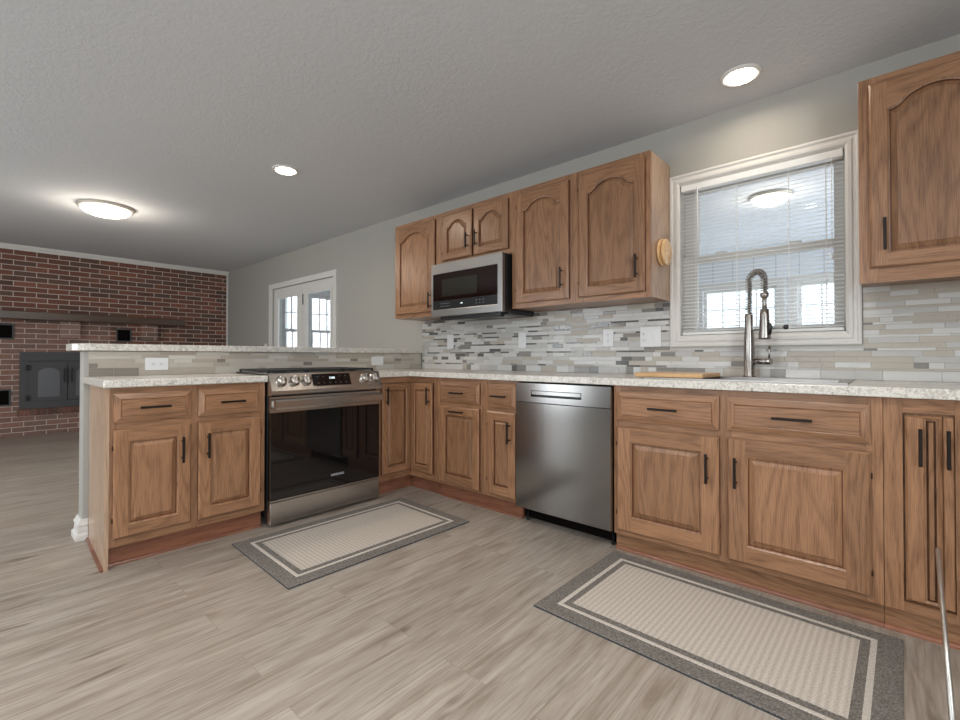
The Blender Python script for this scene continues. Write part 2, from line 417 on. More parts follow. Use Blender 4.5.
# ================================================================ room shell
YW = .6136; ZC = 2.46; XL = -5.564
XR, YF = 4.4, -5.0
SX0, SY1 = -4.6, 5.2                                       # sunroom end wall and far wall
def room():
    b = MB(); b.box((XL-.3, YF-.1, -.08), (XR+.1, YW, 0)); struct(b.build('floor', FLOOR))
    b = MB(); b.box((XL-.3, YF-.1, ZC), (XR+.1, YW+.12, ZC+.1)); struct(b.build('ceiling', CEIL))
    # window wall with the sink window and the french door opening
    A = [XL-.3, -3.85, -2.165, 1.84, 2.64, XR+.1]; B = [0, 1.155, 2.005, 2.075, ZC]
    hole = {(1, 0), (1, 1), (3, 1), (3, 2)}
    b = MB(); b.slab(A, B, {(i, j) for i in range(5) for j in range(4)}-hole, YW, YW+.12, (0, 2, 1)); struct(b.build('wall_back', WALL))
    b = MB(); b.box((XL-.3, YF, 0), (XL, YW-.025, 2.40)); struct(b.build('wall_left', BRICK))
    b = MB(); b.box((XL, YW-.024, 0), (XL+.015, YW, 2.40), .002); struct(b.build('trim_1', WHITE))
    b = MB(); b.loops([[(XL, YF, z), (XL+.07, YF, ZC), (XL+.055, YF, ZC-.02), (XL+.02, YF, 2.41), (XL, YF, 2.40)] if False else
                       [(XL-.2, y, 2.40), (XL+.018, y, 2.40), (XL+.022, y, 2.415), (XL+.05, y, 2.445), (XL+.055, y, ZC), (XL-.2, y, ZC)] for z, y in ((0, YF), (0, YW))], 0, False, True, (True, True))
    struct(b.build('trim_2', WHITE))
    # wall behind the camera: patio door and an opening made for the fill lamp
    A = [XL-.3, -2.9, -1.3, .35, 2.45, XR+.1]; B = [0, .1, .85, 2.15, ZC]
    b = MB(); b.slab(A, B, {(i, j) for i in range(5) for j in range(4)}-{(1, 1), (1, 2), (3, 2)}, YF-.1, YF, (0, 2, 1)); struct(b.build('wall_front', WALL))
    A = [YF, -3.8, -2.0, YW]; B = [0, .85, 2.15, ZC]
    b = MB(); b.slab(A, B, {(i, j) for i in range(3) for j in range(3)}-{(1, 1)}, XR, XR+.1, (1, 2, 0)); struct(b.build('wall_right', WALL))
    # half wall under the raised bar
    b = MB(); b.box((-.69, -1.879, 0), (-.576, YW, 1.058), .003); struct(b.build('wall_half', WALL))
    prof = [(0, 0), (.028, 0), (.028, .028), (.018, .04), (.016, .075), (.021, .085), (.012, .102), (.006, .118), (0, .118)]
    b = MB(); rings = []
    for (x, y, nx, ny) in ((-.576, -1.8535, .5, 0), (-.576, -1.879, .5, -1), (-.69, -1.879, -1, -1), (-.69, YW, -1, 0)):
        rings.append([(x+nx*d, y+ny*d, z) for d, z in prof])
    b.loops(rings, 0, False, True, (True, True)); struct(b.build('baseboard_half', WHITE))
    b = MB()
    b.loops([[(x, YW-d*.6, z) for d, z in prof] for x in (XL+.015, -4.03)], 0, False, True, (True, True)); struct(b.build('baseboard_back', WHITE))
room()

def muntin_window(name, M, w, h, cols, rows, t=.05, cas=.09, double=True):
    """a double hung window, local u right, v up, w towards the room, opening w x h from the origin"""
    r = sroot(name, tuple(M @ Vector((w/2, 0, 0))))
    b = MB(M)
    b.slab([-cas, 0, w, w+cas], [-cas, 0, h, h+cas], {(i, j) for i in range(3) for j in range(3)}-{(1, 1)}, 0, .02)
    b.build('window_frame', WHITE, r)
    for k in range(2):
        v0, v1 = (h/2-.02, h) if k else (0, h/2+.02); w0 = -.05 if k else -.02
        s_ = MB(M); f = .045
        A = [0, f]; nB = [v0, v0+f]
        us = [f+(w-2*f)*i/cols for i in range(cols+1)]; vs_ = [v0+f+(v1-v0-2*f)*i/rows for i in range(rows+1)]
        A = [0]; 
        for i, u in enumerate(us): A += ([u] if i in (0, cols) else [u-.009, u+.009])
        A.append(w); B = [v0]
        for i, v in enumerate(vs_): B += ([v] if i in (0, rows) else [v-.009, v+.009])
        B.append(v1)
        open_ = {(1+2*i, 1+2*j) for i in range(cols) for j in range(rows)}
        s_.slab(A, B, {(i, j) for i in range(len(A)-1) for j in range(len(B)-1)}-open_, w0-.02, w0)
        so = s_.build('sash', WHITE, r)
        g = MB(M); g.box((f, v0+f, w0-.013), (w-f, v1-f, w0-.009)); g.build('pane', GLASS, so)
    return r

SUNWALL = wallpaint('sunroom_paint', lin(214, 218, 224))
def panelmat():
    n = NT('sunroom_vertical_panelling'); p = n.sep(n.pos())
    f = n.math('LESS_THAN', n.math('FRACT', n.math('MULTIPLY', p[0], 1/.27)), .03)
    n.base(n.mix(f, lin(224, 228, 233), lin(165, 170, 178)), .6); return n.m
PANEL = panelmat()
def sunroom():
    y0 = YW+.12
    b = MB(); b.box((SX0-.1, YW, -.08), (4.5, SY1+.1, 0)); struct(b.build('floor_sunroom', FLOOR))
    b = MB(); b.box((SX0-.1, y0, ZC), (4.5, SY1+.1, ZC+.1)); struct(b.build('ceiling_sunroom', SUNWALL))
    wins = [(-3.0, -1.8), (-.75, .25), (.67, 1.64), (1.87, 2.84)]  # the leftmost windows are unseen, added to let in light
    A = [SX0-.1]+[q for w in wins for q in w]+[4.5]; B = [0, .85, 2.04, ZC]
    b = MB(); b.slab(A, B, {(i, j) for i in range(len(A)-1) for j in range(3)}-{(1, 1), (3, 1), (5, 1), (7, 1)}, SY1, SY1+.1, (0, 2, 1)); struct(b.build('wall_sunroom_back', PANEL))
    for k, (a, c) in enumerate(wins): muntin_window('window_%d' % (k+2), frame(RUN, a, SY1, .85), c-a, 1.19, 4, 2)
    wy = [(1.13, 1.43), (1.60, 2.25), (2.6, 3.4)]
    A = [y0]+[q for w in wy for q in w]+[SY1]; B = [0, .85, 2.09, ZC]
    b = MB(); b.slab(A, B, {(i, j) for i in range(len(A)-1) for j in range(3)}-{(1, 1), (3, 1), (5, 1)}, SX0-.1, SX0, (1, 2, 0)); struct(b.build('wall_sunroom_left', SUNWALL))
    for k, (a, c) in enumerate(wy): muntin_window('window_%d' % (k+6), frame(PEN, SX0, a, .85), c-a, 1.24, 2 if k == 0 else 4, 2, cas=.07)
    b = MB(); b.box((4.4, y0, 0), (4.5, SY1, ZC)); struct(b.build('wall_sunroom_right', SUNWALL))
sunroom()

def sink_window():
    M = frame(RUN, 0, YW, 0); r = sroot('window_1', (2.24, YW, 1.087))
    x0, x1, z0, z1 = 1.782, 2.70, 1.087, 2.143
    c = .062
    b = MB(M)
    def prof(k): return [(k*0, .0), (0, .016), (.006, .02), (.014, .02), (.02, .014), (.03, .014), (.036, .019), (.05, .019), (c, .010), (c, 0)]
    P = prof(0); rings = []
    for (cx, cy, sx, sy) in ((x0, z0, 1, 1), (x1, z0, -1, 1), (x1, z1, -1, -1), (x0, z1, 1, -1)):
        rings.append([(cx+sx*d, cy+sy*d, h) for d, h in P])
    rings.append(rings[0]); b.loops(rings)
    b.build('casing', WHITE, r)
    b = MB(M); A = [x0+.045, x0+.062, x1-.062, x1-.045]; B = [z0+.045, z0+.07, z1-.07, z1-.045]
    b.slab(A, B, {(i, j) for i in range(3) for j in range(3)}-{(1, 1)}, -.12, .004); b.build('jamb_liner', WHITE, r)
    u0, u1, v0, v1 = 1.845, 2.637, 1.158, 2.072; mid = 1.62
    for k, (a, bb, w) in enumerate(((mid-.02, v1, -.085), (v0, mid+.02, -.055))):
        s_ = MB(M); f = .05
        A = [u0, u0+f+.03, u1-f, u1]; B = [a, a+f*.8, bb-f*.8, bb]
        s_.slab(A, B, {(i, j) for i in range(3) for j in range(3)}-{(1, 1)}, w-.025, w); so = s_.build('sash', WHITE, r)
        g = MB(M); g.box((u0+f+.03, a+f*.8, w-.014), (u1-f, bb-f*.8, w-.010)); g.build('pane', GLASS, so)
        if k == 1:
            for q in (.27, .73):
                l = MB(M); x = u0+(u1-u0)*q; l.box((x-.03, bb, w-.012), (x+.03, bb+.012, w+.012), .004); l.build('sash_lock', WHITE, so)
sink_window()

def blind():
    M = frame(RUN, 0, YW, 0)
    r = thing('window_blind', (2.24, YW, 1.15), 'white horizontal slat blind hanging lowered in the window over the sink', 'blind')
    b = MB(M); b.box((1.85, 2.035, -.035), (2.632, 2.072, .012), .003); b.build('headrail', BLINDM, r)
    b = MB(M); tilt = math.radians(14)
    zs = []; z = 1.185
    while z < 2.03: zs.append(z); z += .0212
    for z in zs:
        pts = []
        for q in range(5):
            t = (q-2)/2*.0125; cr = .0018*(1-(q-2)**2/4)
            pts.append((t*math.cos(tilt)-.012, t*math.sin(tilt)*-1+cr))
        rings = [[(x, z+h+.0009, w) for w, h in pts]+[(x, z+h, w) for w, h in pts[::-1]] for x in (1.852, 2.63)]
        b.loops(rings, 0, False, True, (True, True))
    b.build('slats', BLINDM, r)
    b = MB(M); b.box((1.852, 1.160, -.026), (2.630, 1.176, .004), .003); b.build('bottom_rail', BLINDM, r)
    for x in (1.93, 2.15, 2.40, 2.56):
        for w in (.002, -.025):
            b = MB(M); b.box((x-.0012, 1.17, w-.0006), (x+.0012, 2.05, w+.0006)); b.build('ladder_cord', BLINDM, r)
    b = MB(M); b.tube([(1.945, 2.05, .012), (1.945, 1.62, .014)], .004, 8); b.build('tilt_wand', PLASTIC, r)
    b = MB(M); b.tube([(2.585, 2.05, .010), (2.585, 1.55, .010)], .0016, 6); b.lathe([(.003, 0), (.007, .01), (.004, .035)], (2.585, 1.515, .010), 1, 10); b.build('pull_cord', PLASTIC, r)
blind()

def french_door():
    M = frame(RUN, 0, YW, 0); r = sroot('door_1', (-3.0, YW, 0))
    x0, x1, zt = -3.93, -2.10, 2.07
    b = MB(M)
    A = [x0, x0+.085, x1-.07, x1]; B = [0, zt-.07, zt]
    b.slab(A, B, {(i, j) for i in range(3) for j in range(2)}-{(1, 0)}, .0, .018); b.build('casing', WHITE, r)
    xa, xm, xb = -3.845, -3.01, -2.17
    for k, (a, c) in enumerate(((xa, xm-.003), (xm+.003, xb))):
        s_ = MB(M); A = [a, a+.125, c-.105, c]; B = [0, .28, 1.86, 2.0]
        s_.slab(A, B, {(i, j) for i in range(3) for j in range(3)}-{(1, 1)}, -.065, -.025); l = s_.build('door_leaf', WHITE, r)
        g = MB(M); g.box((A[1], .28, -.047), (A[2], 1.86, -.043)); g.build('pane', GLASS, l)
        s_ = MB(M); A2 = [A[1]-.02, A[1]+.012, A[2]-.012, A[2]+.02]; B2 = [.26, .292, 1.848, 1.88]
        s_.slab(A2, B2, {(i, j) for i in range(3) for j in range(3)}-{(1, 1)}, -.025, -.015); s_.build('glazing_bead', WHITE, l)
        if k == 1:
            h = MB(M); h.lathe([(.024, 0), (.024, .006), (.01, .01), (.01, .03), (.026, .04), (.026, .06), (.01, .066)], (a+.06, 1.0, -.025), 2, 16); h.build('door_knob', BRONZE, l)
            h = MB(M); h.box((a+.012, 1.72, -.026), (a+.03, 1.86, -.018), .002); h.build('flush_bolt', BRONZE, l)
french_door()

# ================================================================ cabinet joinery
def pull(M, u, v, length, vertical, parent, wz=.02):
    b = MB(M); h = length/2; r = .0055
    e = (0, 1, 0) if vertical else (1, 0, 0)
    c = Vector((u, v, wz)); d = Vector(e)
    lo = c-d*h+Vector((-r, -r, .024)); hi = c+d*h+Vector((r, r, .024+2*r))
    b.box(tuple(lo), tuple(hi), .002)
    for sgn in (-1, 1):
        p = c+d*(sgn*h*.72); b.tube([tuple(p+Vector((0, 0, -.001))), tuple(p+Vector((0, 0, .026)))], .0048, 8)
    return b.build('handle', BRONZE, parent)

def arch(t, h):
    a = abs(2*t-1)
    if a < .60: return h*(1-.42*(a/.60)**2)
    if a < .92: return h*.58*(1-(a-.60)/.32)**1.7
    return 0.

def panel_door(M, u0, u1, v0, v1, parent, style='square', fr=.058, handle=None, hinge=None, name='door', mat=None, th=.02, inset=.030, frl=None):
    """raised panel door; front at w=th, back at w=0"""
    b = MB(M); w, h = u1-u0, v1-v0
    l, r_, bt = u0+(frl or fr), u1-fr, v0+fr
    ah = min(.062, (r_-l)*.22) if style == 'arch' else 0.
    tp = v1-fr-ah
    N = 24 if style == 'arch' else 1
    e = .007; lip = .006
    def top(u):
        t = (u-l)/(r_-l); return tp+arch(max(0, min(1, t)), ah)
    # stiles
    def outer(pts, mi=0): b.poly(pts, mi)
    for side in (0, 1):
        b.board(1)
        a, c = (u0+e, l) if side == 0 else (r_, u1-e)
        b.poly([(a, v0+e, th), (c, v0+e, th), (c, v1-e, th), (a, v1-e, th)])
        o, i = (u0, u0+e) if side == 0 else (u1, u1-e)
        b.poly([(o, v0, th-.006), (i, v0+e, th), (i, v1-e, th), (o, v1, th-.006)])
        b.poly([(o, v0, 0), (o, v0, th-.006), (o, v1, th-.006), (o, v1, 0)], 1)
    b.board(0)
    b.poly([(l, v0+e, th), (r_, v0+e, th), (r_, bt, th), (l, bt, th)])
    b.poly([(u0, v0, th-.006), (u1, v0, th-.006), (u1-e, v0+e, th), (u0+e, v0+e, th)])
    b.poly([(u0, v0, 0), (u1, v0, 0), (u1, v0, th-.006), (u0, v0, th-.006)], 1)
    b.board(0)
    us = [l+(r_-l)*i/N for i in range(N+1)]
    for a, c in zip(us, us[1:]): b.poly([(a, top(a), th), (c, top(c), th), (c, v1-e, th), (a, v1-e, th)])
    b.poly([(u0, v1, th-.006), (u1, v1, th-.006), (u1-e, v1-e, th), (u0+e, v1-e, th)])
    b.poly([(u0, v1, 0), (u1, v1, 0), (u1, v1, th-.006), (u0, v1, th-.006)], 1)
    b.poly([(u0, v0, 0), (u0, v1, 0), (u1, v1, 0), (u1, v0, 0)])
    # sticking, groove and raised field
    b.board(1)
    def ring(d, z):
        pts = [(l+d, bt+d, z), (r_-d, bt+d, z)]
        for i in range(N, -1, -1):
            t = i/N; u = l+d+(r_-l-2*d)*t; pts.append((u, tp+arch(t, ah)-d, z))
        return pts
    R = [ring(0, th), ring(.004, th-.003), ring(.008, th-.004), ring(.0095, th-.014), ring(.0115, th-.014), ring(inset, th-.0040), ring(inset+.0012, th-.0005)]
    b.loops(R[:3]); b.loops(R[2:5], 2); b.loops(R[4:])
    last = R[-1]; ids = [b.vert(p) for p in last]
    if style == 'arch':
        # fan strips so the arch stays planar
        n = len(last); bl, br = ids[0], ids[1]; tops = ids[2:][::-1]
        bots = [b.vert((last[2:][::-1][i][0], last[0][1], last[0][2])) for i in range(N+1)]
        for i in range(N): b.face((bots[i], bots[i+1], tops[i+1], tops[i]))
    else: b.face(ids)
    d = b.build(name, [mat or OAK, EDGESHADE, GROOVE], parent)
    if handle: pull(M, handle[0], handle[1], handle[2], handle[3], d, th)
    if hinge:
        for v in (v0+.09, v1-.09) if h > .4 else (v0+.06, v1-.06):
            hb = MB(M); x = u0-.002 if hinge == 'L' else u1+.002
            hb.tube([(x, v-.009, th-.007), (x, v+.009, th-.007)], .0034, 8); hb.lathe([(.0026, 0), (.0012, .005)], (x, v+.009, th-.007), 1, 8)
            hb.build('hinge', HINGE, d)
    return d

def drawer_front(M, u0, u1, v0, v1, parent, hl=.12, th=.02):
    b = MB(M); e = .005; s1 = .030
    def rect(d, z): return [(u0+d, v0+d, z), (u1-d, v0+d, z), (u1-d, v1-d, z), (u0+d, v1-d, z)]
    R = [rect(0, 0), rect(0, th-.011), rect(e, th-.009), rect(s1-.003, th-.0015), rect(s1, th-.003), rect(s1+.002, th)]
    for a, c in zip(R, R[1:]):
        for i in range(4):
            j = (i+1) % 4; b.ax = 0 if i in (0, 2) else 1
            b.off = (i*2.3, v0*7, u0*5); b.tone = .35+.3*(i % 2)
            b.poly([a[i], a[j], c[j], c[i]], 1 if a is R[0] else 2 if a is R[4] else 0)
    b.board(0); b.poly(R[-1]); b.poly(R[0])
    d = b.build('drawer', [OAK, EDGESHADE, GROOVE], parent)
    pull(M, (u0+u1)/2, (v0+v1)/2, hl, False, d, th)
    return d

def face_frame(M, u0, u1, v0, v1, stiles, rails, parent, th=.02):
    """stiles: u-intervals full height; rails: (v-interval) filled between consecutive stiles; front at w=0"""
    b = MB(M)
    for a, c in stiles: b.board(1); b.box((a, v0, -th), (c, v1, 0), .0006)
    for (sa, sb), (ta, tb) in zip(stiles, stiles[1:]):
        for a, c in rails: b.board(0); b.box((sb, a, -th), (ta, c, -.0004))
    return b.build('face_frame', OAK, parent)

TOP = .876
def carcass(M, u0, u1, v0, v1, depth, parent, mat=None, front=-.02):
    b = MB(M); b.board(1); b.box((u0, v0, -depth), (u1, v1, front)); return b.build('body', mat or OAK, parent)

def peninsula_cabinet():
    M = frame(PEN); r = thing('base_cabinet', (-.28, -1.495, 0), 'oak base cabinet at the peninsula end, two drawers over two doors', 'cabinet', 'oak base cabinets')
    u0, u1 = -1.872, -1.120
    carcass(M, u0+.040, u1, .10, TOP, .565, r)
    b = MB(M); b.board(1); rings = []
    for v in (0, TOP): rings.append([(u0, v, 0), (u0+.018, v, 0), (u0+.037, v, -.566), (u0+.020, v, -.566)])
    b.loops(rings, 0, False, True, (True, True)); b.build('end_panel', PALEOAK, r)
    face_frame(M, u0, u1, .105, TOP, [(u0+.0185, u0+.045), (-1.515, -1.472), (u1-.036, u1)], [(.105, .16), (.66, .715), (.84, TOP)], r)
    b = MB(M); b.board(0); b.box((u0+.018, 0, -.07), (u1, .104, -.05)); b.build('toe_kick', REDOAK, r)
    b = MB(M); b.board(0)
    rings = []
    for (u, w, nu, nw) in ((u0, 0, -1, .0), (u0+.020, -.560, -1, 0)):
        rings.append([(u+nu*d, z, w+nw*d) for d, z in ((0, 0), (.013, 0), (.012, .007), (.008, .012), (.0, .014))])
    b.loops(rings, 0, False, True, (True, True)); b.build('shoe_moulding', REDOAK, r)
    b = MB(M); b.board(0); b.loops([[(u, z, -.05+d) for d, z in ((0, 0), (.014, 0), (.013, .007), (.009, .013), (0, .016))] for u in (u0+.0185, u1)], 0, False, True, (True, True)); b.build('shoe_moulding', REDOAK, r)
    drawer_front(M, -1.841, -1.511, .703, .847, r); drawer_front(M, -1.477, -1.147, .703, .847, r)
    panel_door(M, -1.841, -1.511, .146, .673, r, handle=(-1.555, .540, .125, True), hinge='L')
    panel_door(M, -1.477, -1.147, .146, .673, r, handle=(-1.434, .545, .125, True), hinge='R')
peninsula_cabinet()

def corner_cabinet():
    r = thing('base_cabinet', (-.28, .15, 0), 'oak corner base cabinet with two narrow doors meeting beside the range', 'cabinet', 'oak base cabinets')
    b = MB(); b.board(2)
    A = [-.565, -.02, .309]; B = [-.312, .02, .60]
    b.slab(A, B, {(0, 0), (0, 1), (1, 1)}, .10, TOP); b.build('body', OAK, r)
    MP, MR = frame(PEN), frame(RUN)
    b = MB(MP)
    b.board(1); b.box((-.312, .105, -.02), (-.281, TOP, 0))
    b.board(0); b.box((-.281, .105, -.02), (0, .15, -.0004)); b.board(0); b.box((-.281, .832, -.02), (0, TOP, -.0004))
    b.M = MR
    b.board(0); b.box((0, .105, -.02), (.275, .15, -.0004)); b.board(0); b.box((0, .832, -.02), (.275, TOP, -.0004))
    b.board(1); b.box((.275, .105, -.02), (.309, TOP, 0)); b.build('face_frame', OAK, r)
    panel_door(MP, -.278, -.006, .155, .828, r, fr=.045, handle=(-.247, .735, .12, True), inset=.025)
    panel_door(MR, .024, .272, .155, .828, r, fr=.045, handle=(.243, .735, .12, True), inset=.025)
    b = MB(); b.board(1); b.box((-.07, -.312, 0), (-.05, .07, .104)); b.board(0); b.box((-.05, .05, 0), (.309, .07, .104)); b.build('toe_kick', REDOAK, r)
corner_cabinet()

def run_cabinet(u0, u1, doors, drawers, label, toe=REDOAK, toe_w=-.05, stl=None, rails=None, name='base_cabinet', v0=.105, shoe=False):
    M = frame(RUN); r = thing(name, ((u0+u1)/2, .3, 0), label, 'cabinet', 'oak base cabinets')
    carcass(M, u0, u1, max(.1, v0), .74 if u1-u0 > 1 else TOP, .60, r)
    face_frame(M, u0, u1, v0, TOP, stl, rails, r)
    b = MB(M); b.board(0); b.box((u0, 0, toe_w-.02), (u1, v0-.001, toe_w)); b.build('toe_kick', toe, r)
    b = MB(M); b.board(0)
    b.loops([[(u, z, toe_w+d) for d, z in ((0, 0), (.014, 0), (.013, .007), (.009, .013), (0, .016))] for u in (u0, u1)], 0, False, True, (True, True)); b.build('shoe_moulding', REDOAK, r)
    for d in drawers: drawer_front(M, *d[:4], r, *d[4:])
    for d in doors: panel_door(M, *d[:4], r, **d[4])
    return r
run_cabinet(.310, .770, [(.348, .738, .122, .672, dict(handle=(.543, .642, .12, False)))], [(.348, .738, .700, .847)],
    'oak base cabinet with one drawer over a pull-out door carrying a horizontal handle', stl=[(.310, .360), (.728, .770)], rails=[(.105, .135), (.66, .712), (.835, TOP)])
run_cabinet(.771, 1.056, [(.808, 1.043, .130, .670, dict(handle=(1.004, .545, .125, True), hinge='L', fr=.052, inset=.024))], [(.806, 1.043, .698, .847, .11)],
    'narrow oak base cabinet with drawer, left of the stainless dishwasher', stl=[(.771, .82), (1.03, 1.056)], rails=[(.105, .14), (.66, .712), (.835, TOP)])
run_cabinet(1.697, 2.777, [(1.719, 2.214, .118, .660, dict(handle=(2.166, .512, .125, True), hinge='L', fr=.075, inset=.034)), (2.247, 2.742, .115, .663, dict(handle=(2.284, .512, .125, True), hinge='R', fr=.075, inset=.034))],
    [(1.719, 2.214, .690, .844, .13), (2.247, 2.742, .694, .842, .13)],
    'wide oak sink base cabinet with two drawer fronts over two large doors', toe=OAK, toe_w=-.028, stl=[(1.697, 1.735), (2.20, 2.262), (2.728, 2.777)], rails=[(.09, .135), (.655, .70), (.832, TOP)], v0=.09)

def narrow_cabinet():
    M = frame(RUN); u0, u1 = 2.7785, 3.40
    r = thing('base_cabinet', (3.08, .3, 0), 'oak base cabinet at the right edge with two slim recessed doors side by side', 'cabinet', 'oak base cabinets')
    carcass(M, u0, u1, .1, TOP, .60, r, front=-.0225)
    face_frame(M, u0, u1, .09, TOP, [(u0, 2.832), (2.967, u1)], [(.09, .125), (.822, TOP)], r)
    b = MB(M); b.board(0); b.box((u0, 0, -.048), (u1, .089, -.028)); b.build('toe_kick', OAK, r)
    b = MB(M); b.board(0)
    b.loops([[(u, z, -.028+d) for d, z in ((0, 0), (.014, 0), (.013, .007), (.009, .013), (0, .016))] for u in (u0, u1)], 0, False, True, (True, True)); b.build('shoe_moulding', REDOAK, r)
    M2 = frame(RUN, 0, .022, 0)
    panel_door(M2, 2.838, 2.936, .132, .812, r, fr=.008, frl=.048, inset=.0140, handle=(2.8785, .70, .125, True))
    b = MB(M2); b.board(1); b.box((2.938, .132, .002), (2.965, .812, .02), .003); d = b.build('door', OAK, r); pull(M2, 2.950, .70, .125, True, d, .02)
narrow_cabinet()

def upper(u0, u1, v0, v1, doors, label, stl, rails, side=None, lip=0.):
    yf = .298; M = frame(RUN, 0, yf, 0)
    r = thing('wall_cabinet', ((u0+u1)/2, .45, v0), label, 'cabinet', 'oak wall cabinets')
    carcass(M, u0, u1, v0+lip, v1, YW-yf-.001, r)
    face_frame(M, u0, u1, v0, v1, stl, rails, r)
    if side: 
        b = MB(M); b.board(1); b.box((u1, v0+.001, -(YW-yf)+.001), (u1+.003, v1, -.0205)); b.build('side_panel', PALEOAK, r)
        b = MB(M); b.board(1); b.box((u1, v0, -.0205), (u1+.003, v1, 0)); b.build('side_frame_edge', OAK, r)
    for d in doors: panel_door(M, *d[:4], r, style='arch', **d[4])
    return r
UT = 2.218
upper(-.578, .018, 1.373, UT, [(-.553, -.03, 1.407, 2.180, dict(handle=(-.075, 1.50, .125, True), hinge='L'))],
      'oak wall cabinet left of the microwave with one arched panel door', [(-.578, -.52), (-.06, .018)], [(1.373, 1.43), (2.14, UT)])
upper(.0185, .777, 1.775, UT, [(.064, .393, 1.812, 2.178, dict(handle=(.356, 1.935, .11, True), fr=.05, hinge='L')), (.414, .750, 1.812, 2.178, dict(handle=(.451, 1.935, .11, True), fr=.05, hinge='R'))],
      'short oak wall cabinet above the microwave with two small arched doors', [(.0185, .085), (.375, .43), (.73, .777)], [(1.775, 1.84), (2.15, UT)])
upper(.7775, 1.276, 1.373, UT, [(.822, 1.250, 1.405, 2.180, dict(handle=(1.205, 1.545, .125, True), hinge='L'))],
      'tall oak wall cabinet right of the microwave with one arched door', [(.7775, .85), (1.22, 1.276)], [(1.373, 1.43), (2.14, UT)])
upper(1.2765, 1.778, 1.373, UT, [(1.322, 1.752, 1.405, 2.182, dict(handle=(1.708, 1.555, .125, True), hinge='L'))],
      'oak wall cabinet beside the window with the turned wood disc on its side', [(1.2765, 1.35), (1.72, 1.778)], [(1.373, 1.43), (2.14, UT)], side=True)
upper(2.702, 3.18, 1.347, UT+.020, [(2.738, 3.150, 1.409, 2.203, dict(handle=(2.787, 1.545, .125, True), hinge='R'))],
      'oak wall cabinet right of the window at the right edge of the view', [(2.702, 2.765), (3.12, 3.18)], [(1.347, 1.43), (2.15, UT+.020)], lip=.02)

# ================================================================ counters, bar, tile
def counters():
    b = MB(); b.box((-.568, -1.882, .876), (.03, -1.112, .914), .005)
    tag(at_base(b.build('countertop', GRANITE)), 'short speckled stone countertop on the peninsula end, left of the range', 'countertop')
    A = [-.566, .03, 1.86, 2.645, 3.42]; B = [-.318, -.03, .085, .50, YW-.001]
    b = MB(); fill = {(0, 0)} | {(i, j) for i in range(4) for j in (1, 2, 3)}
    fill -= {(2, 2)}
    b.slab(A, B, fill, .876, .914); o = b.build('countertop', GRANITE)
    md = o.modifiers.new('rounded edge', 'BEVEL'); md.width = .004; md.segments = 2; md.limit_method = 'ANGLE'
    tag(at_base(o), 'long speckled stone countertop along the window wall, holding the sink', 'countertop')
    b = MB()
    out = [(-.838, -1.925), (-.60, -1.925), (-.56, -1.905), (-.538, -1.885), (-.538, YW-.001), (-.875, YW-.001), (-.875, -1.90)]
    b.loops([[(x, y, z) for x, y in out] for z in (1.0605, 1.101)], 0, False, True, (True, True)); o = b.build('bar_top', GRANITE)
    md = o.modifiers.new('rounded edge', 'BEVEL'); md.width = .004; md.segments = 2; md.limit_method = 'ANGLE'
    tag(at_base(o), 'long raised speckled stone bar top on the half wall behind the range', 'bar top')
counters()

def tile_field(name, M, u0, u1, v0, v1, holes, label, weights, mats):
    b = MB(M); g = .0014
    # grout backing as a slab with the window cut out
    us = sorted({u0, u1}|{h[0] for h in holes}|{h[1] for h in holes}); vv = sorted({v0, v1}|{h[2] for h in holes}|{h[3] for h in holes})
    def inh(a, c): return any(h[0] < a < h[1] and h[2] < c < h[3] for h in holes)
    b.slab(us, vv, {(i, j) for i in range(len(us)-1) for j in range(len(vv)-1) if not inh((us[i]+us[i+1])/2, (vv[j]+vv[j+1])/2)}, .0005, .0055, mi=5)
    v = v0; first = True; prev = 0; v1_ = v1
    while v < v1-.004:
        h = .046 if first else random.choice([.0125, .024, .024, .028, .0125]) ; first = False
        if prev == .0125 and h == .0125: h = .024
        prev = h
        t = min(v+h, v1); u = u0-random.uniform(0, .1)
        while u < u1:
            L = random.choice([.05, .10, .14, .18, .20, .15]) if h > .02 else random.choice([.06, .10, .14, .2])
            wts = weights[1] if h < .02 else weights[0]
            k = random.choices(range(5), [w*q for w, q in zip(wts, (1, 1.1, 5, .4, .1))] if (len(holes) and u > 2.05) else wts)[0]  # more beige to the right: lamp warmth put into the tile mix
            if k >= 3: L = min(L, random.choice([.05, .07, .09, .12]))
            segs = [(max(u, u0), min(u+L, u1))]
            for hh in holes:
                if t > hh[2]+.001:
                    ns = []
                    for a, c in segs:
                        if c <= hh[0] or a >= hh[1]: ns.append((a, c))
                        else:
                            if a < hh[0]: ns.append((a, hh[0]))
                            if c > hh[1]: ns.append((hh[1], c))
                    segs = ns
            for a, c in segs:
                if c-a < .006: continue
                z = .0075+random.uniform(0, .0008); e = .001
                p = [(a+g/2, v+g/2), (c-g/2, v+g/2), (c-g/2, t-g/2), (a+g/2, t-g/2)]
                q = [(a+g/2+e, v+g/2+e), (c-g/2-e, v+g/2+e), (c-g/2-e, t-g/2-e), (a+g/2+e, t-g/2-e)]
                tl = [random.uniform(-.0003, .0003) for _ in range(2)]
                lo = [b.vert((x, y, .004)) for x, y in p]; hi = [b.vert((x, y, z-.0008)) for x, y in p]
                tp = [b.vert((x, y, z+(tl[0] if i in (0, 3) else -tl[0])+(tl[1] if i < 2 else -tl[1]))) for i, (x, y) in enumerate(q)]
                for i in range(4):
                    j = (i+1) % 4; b.face((lo[i], lo[j], hi[j], hi[i]), k); b.face((hi[i], hi[j], tp[j], tp[i]), k)
                b.face(tp, k)
            u += L
        v = t
    o = b.build(name, mats); return tag(at_base(o), label, 'backsplash')
